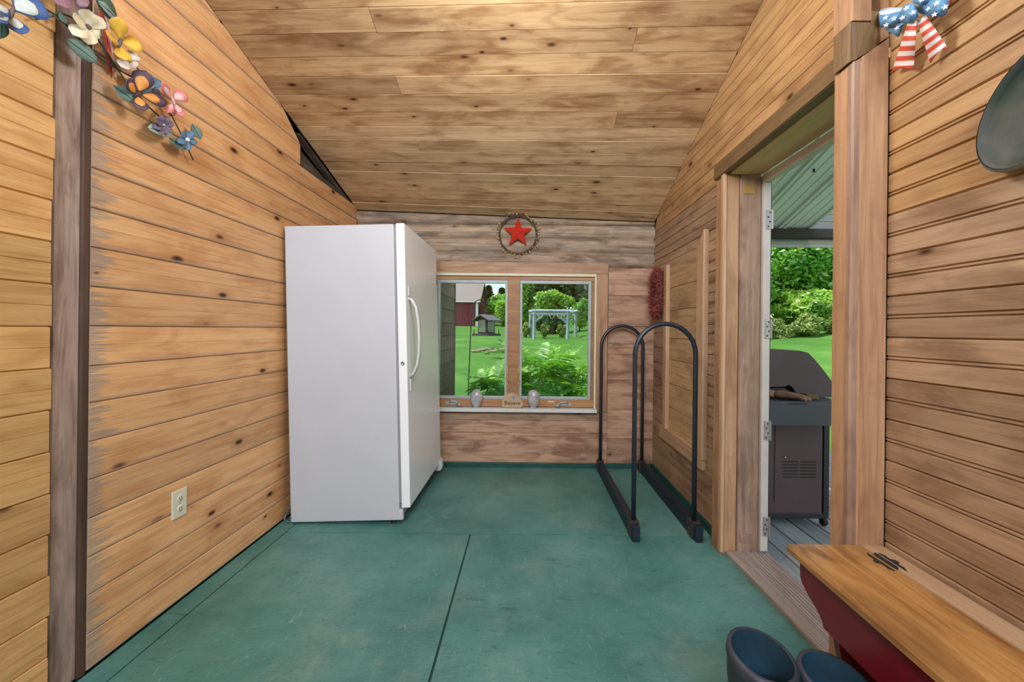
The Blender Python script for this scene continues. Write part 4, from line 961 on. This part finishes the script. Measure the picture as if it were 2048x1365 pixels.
# gloves and a small box on the shelf
GZ = .768
def hand_glove(label, ox, oy, rot, sc=1.0, flip=1):
    r = root('work_glove', label, 'glove', (ox, oy, GZ), 'work gloves on the grill shelf')
    Mx = Matrix.Translation((ox, oy, GZ)) @ Matrix.Rotation(rot, 4, 'Z') @ Matrix.Scale(sc, 4)
    me = bpy.data.meshes.new('glove'); co = [(0, 0, .018), (.05, 0, .026), (.10, 0, .026)]; ed = [(0, 1), (1, 2)]; rd = [(.040, .014), (.044, .022), (.042, .020)]
    for k, (yo, ln) in enumerate(((-.032, .060), (-.011, .075), (.011, .072), (.031, .055))):
        b0 = len(co); co += [(.125, yo*1.05, .026), (.125+ln*.5, yo*1.35, .022), (.125+ln, yo*1.45, .010)]; rd += [(.011, .011), (.0105, .0105), (.008, .008)]; ed += [(2, b0), (b0, b0+1), (b0+1, b0+2)]
    b0 = len(co); co += [(.07, flip*.050, .022), (.105, flip*.078, .014)]; rd += [(.013, .013), (.010, .009)]; ed += [(1, b0), (b0, b0+1)]
    me.from_pydata([Mx @ V(c_) for c_ in co], ed, [])
    o = link('glove_hand', me, 'glove', r); 
    sk_ = o.modifiers.new('skin', 'SKIN'); sl = me.skin_vertices[0].data
    for i, q in enumerate(rd): sl[i].radius = (q[0]*sc, q[1]*sc)
    sl[0].use_root = True
    o.modifiers.new('smooth', 'SUBSURF').levels = 2; o.modifiers['smooth'].render_levels = 2; sk_.use_smooth_shade = True
    bm = bmesh.new(); R = [[bm.verts.new(Mx @ V((x_, yy_*math.cos(a)*1.0, .024+.020*math.sin(a)))) for a in np.linspace(0, 2*math.pi, 14, endpoint=False)] for x_, yy_ in ((.012, .040), (-.03, .046), (-.065, .052))]
    for A, B in zip(R, R[1:]):
        for k in range(14): bm.faces.new((A[k], A[(k+1) % 14], B[(k+1) % 14], B[k]))
    thick(bm_obj('cuff', bm, 'glove', r, True), .003)
hand_glove('worn tan work glove on the grill shelf with fingers toward the house', 1.525, gy-.045, -.75)
hand_glove('second tan work glove tucked behind the front one on the shelf', 1.53, gy+.005, -.35, .92, -1)
bx_ = tag(box('small_box', (1.70, gy-.095, GZ), (1.775, gy-.04, GZ+.030), 'box', None, .003), 'small flat tan block lying on the grill shelf', 'box')
tr_ = tag(prism('small_tray', [(1.63, gy-.03), (1.735, gy-.03), (1.76, gy+.03), (1.66, gy+.03)], GZ-.002, GZ+.018, lambda a, b_, d: (a, b_, d), 'grilldark'), 'dark flat tray behind the block on the grill shelf', 'tray')

# ------------------------------------------------------------------ bird feeder on a crook
CK = root('shepherd_crook', 'thin black shepherd crook standing in the lawn outside the left window pane', 'hook', tuple(atY(937, 790, 5.4)))
ck = [(936, 800), (937, 765), (939, 720), (941, 670), (943, 630), (945, 612), (949, 605), (955, 601), (961, 600), (967, 603), (971, 607), (975, 608), (977, 605), (975.5, 602)]
pts = [atY(a, b_, 5.4) for a, b_ in ck]; pts[0].z = gz(0, 5.4)-.1
tube('crook_rod', pts, .007, 'iron', CK, 8)
fc = atY(973, 650, 5.4); FD = root('bird_feeder', 'small house shaped bird feeder with grey shingle roof seen through the window', 'bird feeder', (fc.x, fc.y, fc.z-.14))
fm = Matrix.Translation(fc) @ Matrix.Rotation(math.radians(-35), 4, 'Z')
def ff(name, lo, hi, mat): return box(name, lo, hi, mat, FD, .003, fm)
ff('tray', (-.14, -.13, -.145), (.14, .13, -.115), 'feederdark'); ff('hopper', (-.075, -.085, -.115), (.075, .085, .085), 'feederdark'); ff('glass_front', (-.06, -.09, -.10), (.06, -.085, .06), 'feederglass'); ff('glass_front', (.076, -.07, -.10), (.081, .07, .06), 'feederglass')
for s in (-1, 1):
    bm = bmesh.new(); add_prism(bm, [(0, .135), (s*.15, .06), (s*.15, .045), (0, .12)], -.13, .13, lambda a, b_, d: fm @ V((a, d, b_))); bm_obj('roof_slope', bm, 'feeder', FD)
bm = bmesh.new(); add_prism(bm, [(-.075, .08), (.075, .08), (0, .125)], -.085, .085, lambda a, b_, d: fm @ V((a, d, b_))); bm_obj('gable', bm, 'feederdark', FD)
for sx, sy in ((-.12, -.11), (.12, -.11), (-.12, .11), (.12, .11)): tube('rail_post', [fm @ V((sx, sy, -.115)), fm @ V((sx, sy, -.06))], .005, 'iron', FD, 6)
tube('hanger', [fm @ V((0, 0, .12)), fc + V((0, 0, .20)), atY(973, 609, 5.4)], .003, 'iron', FD, 6)

# ------------------------------------------------------------------ red barn
BA = root('barn', 'dark red metal barn with pale roof beyond the lawn', 'barn', (-14, 58, 1.5))
bx0, bx1, by0, by1 = -22, -7.05, 58, 68.5
zg, ze, zt = 1.3, 5.25, 8.35
box('front_wall', (bx0, by0, zg-.5), (bx1, by0+.2, ze), 'barnred', BA, 0)
prism('gable_wall', [(by0, zg-.5), (by1, zg-.5), (by1, ze), ((by0+by1)/2, zt), (by0, ze)], bx1-.2, bx1, lambda a, b_, d: (d, a, b_), 'barnred', BA)
box('rear_wall', (bx0, by1-.2, zg-.5), (bx1, by1, ze), 'barnred', BA, 0)
ym = (by0+by1)/2
prism('roof_slope', [(by0-.4, ze-.15), (ym, zt+.1), (ym, zt+.2), (by0-.4, ze-.02)], bx0-.4, bx1+.4, lambda a, b_, d: (d, a, b_), 'barnroof', BA)
prism('roof_slope', [(by1+.4, ze-.15), (ym, zt+.1), (ym, zt+.2), (by1+.4, ze-.02)], bx0-.4, bx1+.4, lambda a, b_, d: (d, a, b_), 'barnroof', BA)
box('corner_trim', (bx1-.30, by0-.06, zg-.5), (bx1+.05, by0+.02, ze), 'barntrim', BA, 0); box('eave_trim', (bx0, by0-.42, ze-.22), (bx1+.4, by0-.36, ze-.04), 'barntrim', BA, 0)
for k in range(15): box('wall_rib', (bx0+.9*k+1, by0-.05, zg-.5), (bx0+.9*k+1.07, by0, ze-.1), 'barnred', BA, 0)

# ------------------------------------------------------------------ timber swing frame
PG = root('timber_frame', 'weathered blue grey timber pergola frame on the lawn in the right pane', 'pergola', tuple(atY(1105, 676, 31)))
def pole(a, b_, t_, name='post'):
    a, b_ = V(a), V(b_); bm = bmesh.new(); add_tube(bm, [a, b_], t_*.72, 4); return bm_obj(name, bm, 'pergola', PG)
xa, xb, ya, yb = .45, 3.0, 29.2, 31.6
xc = 3.55
ztop = 2.55
fl = [(.47, 29.2), (2.85, 29.2)]; bk_ = [(.22, 31.8), (3.62, 31.0)]
for (x, y) in fl+bk_: pole((x, y, gz(x, y)-.2), (x, y, ztop), .17)
for z in (ztop+.02, ztop-.22): pole((fl[0][0]-.15, 29.2, z), (fl[1][0]+.15, 29.2, z), .15, 'beam')
pole((bk_[0][0]-.15, 31.8, ztop+.1), (bk_[1][0]+.15, 31.0, ztop+.1), .15, 'beam'); pole((fl[0][0], 29.2, ztop), (bk_[0][0], 31.8, ztop+.05), .13, 'beam'); pole((fl[1][0], 29.2, ztop-.1), (bk_[1][0], 31.0, ztop+.05), .14, 'beam')
pole((fl[0][0], 29.2, 1.72), (fl[0][0]+.68, 29.2, ztop-.25), .12, 'brace'); pole((fl[1][0], 29.2, 1.66), (fl[1][0]-.72, 29.2, ztop-.25), .12, 'brace'); pole((bk_[1][0], 31.0, 1.75), (bk_[1][0]-.5, 30.5, ztop), .12, 'brace'); pole((bk_[0][0], 31.8, 1.75), (fl[0][0]-.1, 29.9, ztop), .12, 'brace')
for x in (.72, 1.55, 2.1, 2.55):
    tube('rope_loop', [(x, 29.1, ztop-.25), (x+.06, 29.1, ztop-.48), (x+.18, 29.1, ztop-.55), (x+.30, 29.1, ztop-.45), (x+.34, 29.1, ztop-.25)], .013, 'rope', PG, 5)

# ------------------------------------------------------------------ edging stones round a bed
for k, (px, py, wv) in enumerate(((952, 683, .5), (962, 681, .45), (973, 684.5, .6), (985, 682, .5), (997, 681, .55), (1007, 678, .5))):
    q = atY(px, py, 19 + .6*(k % 3)); z = gz(q.x, q.y)
    bm = bmesh.new(); bmesh.ops.create_icosphere(bm, subdivisions=2, radius=1)
    for v in bm.verts: v.co = V((v.co.x*wv*.5*(1+.15*math.sin(5*v.co.y+k)), v.co.y*.16, v.co.z*.07*(1+.2*math.sin(4*v.co.x+k)))) + V((q.x, q.y, z+.05))
    tag(bm_obj('edging_stone', bm, 'stone', None, True), '%s pale edging stone from the left in the row behind the bird feeder' % ('first', 'second', 'third', 'fourth', 'fifth', 'sixth')[k], 'stone', 'edging stones on the lawn')

# ------------------------------------------------------------------ foliage
def leafcloud(n_, rad3, size, hollow=.55, flat=.0, seed=0, squash_bottom=True, lumps=16):
    r = np.random.default_rng(seed)
    cen = r.normal(size=(lumps, 3)); cen /= np.linalg.norm(cen, axis=1)[:, None]; cen *= r.uniform(.3, .74, (lumps, 1)); lr = r.uniform(.30, .46, lumps)
    idx = r.integers(0, lumps, n_); d = r.normal(size=(n_, 3)); d /= np.linalg.norm(d, axis=1)[:, None]
    p = cen[idx] + d*(lr[idx][:, None])*r.uniform(hollow, 1.0, (n_, 1))
    p = p*np.array(rad3)
    a = r.normal(size=(n_, 3)); a[:, 2] *= .6; a /= np.linalg.norm(a, axis=1)[:, None]
    nn = d + r.normal(size=(n_, 3))*.6 + np.array([0, 0, .5]); b_ = np.cross(a, nn); b_ /= np.linalg.norm(b_, axis=1)[:, None]+1e-9
    s = size*r.uniform(.6, 1.3, (n_, 1)); a *= s; b_ *= s*.55
    return np.stack([p-a, p-b_*.9+a*.1, p+a, p+b_*.9+a*.1], 1).reshape(-1, 3)
def quadmesh(name, verts):
    n_ = len(verts)//4; me = bpy.data.meshes.new(name)
    me.vertices.add(len(verts)); me.vertices.foreach_set('co', verts.astype(np.float32).ravel())
    me.loops.add(n_*4); me.loops.foreach_set('vertex_index', np.arange(n_*4, dtype=np.int32))
    me.polygons.add(n_); me.polygons.foreach_set('loop_start', np.arange(0, n_*4, 4, dtype=np.int32)); me.polygons.foreach_set('loop_total', np.full(n_, 4, dtype=np.int32))
    me.update(); me.validate(); return me
def trunk(parent, base, h, r, seed, spread=.35):
    rr = random.Random(seed); bm = bmesh.new(); b0 = V(base)
    add_tube(bm, [b0+V((0, 0, -.3)), b0+V((rr.uniform(-.1, .1), 0, h*.35)), b0+V((rr.uniform(-.2, .2), 0, h*.8))], [r, r*.8, r*.3], 8)
    for k in range(6):
        a = rr.uniform(0, 6.28); s = b0+V((0, 0, h*rr.uniform(.3, .55))); e = s + V((math.cos(a)*h*spread, math.sin(a)*h*spread, h*.28)); add_tube(bm, [s, s.lerp(e, .5)+V((0, 0, h*.05)), e], [r*.4, r*.28, r*.1], 5)
    bm_obj('trunk', bm, 'bark', parent, True)
def tree(label, x, y, rx, rz, zc_, mat, n_, size, seed, name='leafy_tree', group='trees beyond the lawn', trunk_r=.2):
    z = gz(x, y); r = root(name, label, 'tree', (x, y, z), group)
    me = quadmesh('crown', leafcloud(n_, (rx, rx*.8, rz), size, seed=seed) + np.array([x, y, z+zc_]))
    link('crown', me, mat, r, kind='stuff'); trunk(r, (x, y, z), zc_+rz*.3, trunk_r, seed)
def conifer(label, x, y, h, rb, mat, n_, size, seed, group='conifers at the back of the lawn'):
    z = gz(x, y); r = root('conifer_tree', label, 'tree', (x, y, z), group); q = np.random.default_rng(seed)
    t_ = q.uniform(0, 1, n_)**.8; tier = np.floor(t_*16)/16 + .5/16; rad_ = rb*(1-t_)*(.55+.45*np.cos((t_*16 % 1)*3.1))*q.uniform(.45, 1, n_)+.15
    a = q.uniform(0, 2*math.pi, n_); p = np.stack([x+rad_*np.cos(a), y+rad_*np.sin(a), z+h*.06+h*.94*t_-rad_*.12], 1)
    d = np.stack([np.cos(a), np.sin(a), q.uniform(-.5, .1, n_)], 1)*size*q.uniform(.6, 1.3, (n_, 1)); s = np.stack([-np.sin(a), np.cos(a), q.uniform(-.4, .4, n_)], 1)*size*.4
    me = quadmesh('crown', np.stack([p-d*.6, p-s, p+d*.8, p+s], 1).reshape(-1, 3)); link('crown', me, mat, r, kind='stuff')
    tube('trunk', [(x, y, z-.3), (x, y, z+h*.9)], [.25, .05], 'bark', r, 6)
cl = ['dark pointed conifer at the back of the lawn %s' % s for s in ('just right of the barn roof', 'left of the window mullion', 'behind the window mullion', 'at the left of the right pane', 'behind the timber frame', 'right of the timber frame', 'at the right of the right pane', 'past the right edge of the window')]
for k, (x, y, h, rb) in enumerate(((-8.0, 84, 7.6, 3.4), (-5.2, 82, 7.0, 3.4), (-2.2, 84, 9.6, 3.8), (.6, 78, 17, 4.6), (4.6, 76, 18, 5.0), (8.4, 74, 17, 5.0), (12.4, 74, 19, 5.2), (17, 74, 19, 5.4))):
    conifer(cl[k], x, y, h, rb, 'treeB', 5200, .55, 100+k)
tree('light green bushy tree right of the red barn', -3.6, 62, 2.8, 2.7, 2.7, 'treeA', 7000, .30, 1); tree('low green bush in front of the trees by the barn', -3.0, 58, 2.4, 2.2, 2.0, 'treeC', 4500, .26, 2)
tree('dark leafy tree filling the back of the right pane', 2.5, 60, 5.0, 6.0, 7.0, 'treeB', 9000, .42, 3); tree('dark leafy tree behind the frame toward the right', 9.0, 58, 5.0, 6.0, 6.5, 'treeB', 9000, .42, 4)
tree('dense green tree at the left edge of the right pane', -.6, 52, 2.2, 4.2, 4.4, 'treeA', 7000, .28, 5)
tree('round yellow green tree crown behind the timber frame', 2.2, 36.5, 2.0, 1.25, 2.75, 'treeC', 7000, .17, 6); tree('dark lower foliage under the round tree behind the frame', 2.5, 37.5, 2.2, 1.2, 1.0, 'treeB', 5000, .17, 7)
tree('green shrub standing right of the timber frame', 4.6, 36, 1.1, 1.6, 1.4, 'treeA', 4000, .15, 8, 'garden_shrub', 'shrubs around the timber frame', .08); tree('tall green bush at the right edge of the window view', 7.0, 40, 1.8, 3.2, 3.4, 'treeC', 5000, .2, 9, 'garden_shrub', 'shrubs around the timber frame', .1)
for k, (x, y, lb) in enumerate(((-.1, 31.5, 'narrow bush beside the left post of the timber frame'), (1.3, 30.6, 'small wispy bush standing inside the timber frame'), (2.6, 30.8, 'small wispy bush by the right front post of the frame'))):
    tree(lb, x, y, .42, .6, .55, 'hedge', 1200, .10, 20+k, 'garden_shrub', 'shrubs around the timber frame', .03)
tree('overhanging green branches at the top right of the window', 3.6, 17.5, 2.2, 1.2, 5.3, 'treeA', 5000, .13, 12, trunk_r=.15)
# through the doorway
tree('wide green tree low at the left of the doorway view', 11.6, 23.5, 3.2, 2.6, 2.6, 'treeA', 12000, .15, 35, group='trees seen through the doorway', trunk_r=.15)
tree('wide dark green tree behind the middle of the hedge', 16.4, 27, 3.6, 3.4, 3.0, 'treeB', 11000, .19, 36, group='trees seen through the doorway', trunk_r=.18)
tree('dense backdrop tree at the far left of the doorway view', 14.5, 36, 5.0, 5.0, 5.0, 'treeA', 12000, .26, 37, group='trees seen through the doorway', trunk_r=.25)
tree('dense backdrop tree in the middle of the doorway view', 21, 37, 5.5, 6.0, 5.5, 'treeB', 12000, .28, 38, group='trees seen through the doorway', trunk_r=.25)
tree('big green tree filling the doorway view above the hedge', 16.5, 24.5, 4.5, 4.4, 4.3, 'treeA', 22000, .17, 30, group='trees seen through the doorway', trunk_r=.22); tree('darker green tree behind the first one in the doorway', 20.5, 28, 4.6, 5.2, 5.6, 'treeB', 12000, .22, 31, group='trees seen through the doorway', trunk_r=.25)
tree('tall green tree at the left of the doorway view', 15.0, 29, 4.0, 4.6, 5.2, 'treeA', 12000, .2, 32, group='trees seen through the doorway', trunk_r=.25); tree('bright green low tree between trees and hedge', 15.0, 22.5, 2.4, 1.0, 1.2, 'treeC', 6000, .13, 33, group='trees seen through the doorway', trunk_r=.1)
tree('dark tall tree far right behind the doorway trees', 25, 30, 5, 6, 6, 'treeB', 10000, .26, 34, group='trees seen through the doorway', trunk_r=.25)
for k, x in enumerate((10.6, 12.2, 13.9, 15.6)):
    y = 20.2+.15*(k % 2); r = root('hedge_bush', '%s round bush in the pale green hedge seen through the doorway' % ('leftmost', 'second', 'third', 'rightmost')[k], 'hedge', (x, y, gz(x, y)), 'hedge bushes across the lawn')
    link('foliage', quadmesh('foliage', leafcloud(5200, (1.15, .7, .72), .075, seed=50+k, hollow=.7)+np.array([x, y, gz(x, y)+.42])), 'hedge', r, kind='stuff')
    tube('stem', [(x, y, gz(x, y)-.1), (x+.05, y, gz(x, y)+.5)], [.06, .03], 'bark', r, 6)
tree('broad green tree standing between the window view and the doorway view', 9.5, 31, 3.6, 3.8, 3.9, 'treeA', 9000, .22, 41, trunk_r=.2)
tree('dark broad tree behind the gap between window and doorway views', 13.5, 46, 5.5, 6.5, 6.5, 'treeB', 9000, .36, 42, trunk_r=.25)
tree('tall dark tree left of the gap between window and doorway views', 8.8, 48, 3.2, 5.5, 5.6, 'treeB', 8000, .34, 43, trunk_r=.25)
# leafy shrub close under the window: compound leaves, each one a frond
fm_ = []
for v_ in range(4):
    bm = bmesh.new(); rr = random.Random(v_); L = .62; npair = 8
    spine = [V((L*t_, 0, .13*math.sin(t_*2.4) - .18*t_*t_)) for t_ in np.linspace(0, 1, 9)]
    add_tube(bm, spine, [.005-.0035*i/8 for i in range(9)], 4)
    for i in range(1, npair+1):
        t_ = .16+.80*i/npair; c_ = V((L*t_, 0, .13*math.sin(t_*2.4)-.18*t_*t_)); ln = .165*math.sin(math.pi*min(.95, .25+.68*t_))**.7
        for s in (-1, 1):
            tip = c_ + V((ln*(.35+.2*rr.random()), s*ln, -.03-.05*rr.random())); petal(bm, c_, tip, ln*.40, (0, 0, 1), .04, 4, .45, 0, .22)
    petal(bm, spine[-1], spine[-1]+V((.12, 0, -.05)), .05, (0, 0, 1), 0, 4, .45, 0, .2)
    me = bpy.data.meshes.new('frond'); bm.to_mesh(me); bm.free(); me.materials.append(M['shrub']); fm_.append(me)
def shrub(label, x, y, h, nf_, seed, lean=0, spread=.35):
    rr = random.Random(seed); z = gz(x, y); r = root('leafy_shrub', label, 'shrub', (x, y, z), 'shrubs under the window')
    for k in range(nf_):
        a = rr.uniform(0, 6.283) if x > -.3 else rr.uniform(-1.9, 1.9); u = rr.random(); hh = h*(.28+.69*u); rad_ = spread*rr.uniform(.1, 1.0)*(1.2-.5*u)
        b0 = V((x+lean*u+rad_*math.cos(a), y+rad_*math.sin(a)*.7, z+hh))
        o = bpy.data.objects.new('frond', fm_[k % 4]); COL.objects.link(o); o.parent = r; o.matrix_parent_inverse = PINV[r.name]
        o.matrix_basis = Matrix.Translation(b0) @ Matrix.Rotation(a+rr.uniform(-.5, .5), 4, 'Z') @ Matrix.Rotation(-rr.uniform(.0, .75)-.25*u, 4, 'Y') @ Matrix.Rotation(rr.uniform(-.5, .5), 4, 'X') @ Matrix.Scale(rr.uniform(.6, .95), 4)
        if k % 4 == 0: tube('cane', [(x+.1*math.cos(a), y+.1*math.sin(a), z-.05), (x+.5*(b0.x-x), y+.5*(b0.y-y), z+hh*.5), b0], [.012, .009, .005], 'bark', r, 5)
shrub('leafy green shrub low in the left window pane', -.44, 4.8, .98, 56, 1, .0, .40)
shrub('tallest leafy shrub in the middle of the right window pane', .14, 4.95, 1.18, 76, 2, .0, .40)
shrub('leafy shrub at the right side of the right window pane', .58, 4.85, 1.14, 70, 3, .05, .36)
shrub('dark low leafy shrub close against the house wall outside', -.64, 4.45, .74, 12, 4, .0, .10)
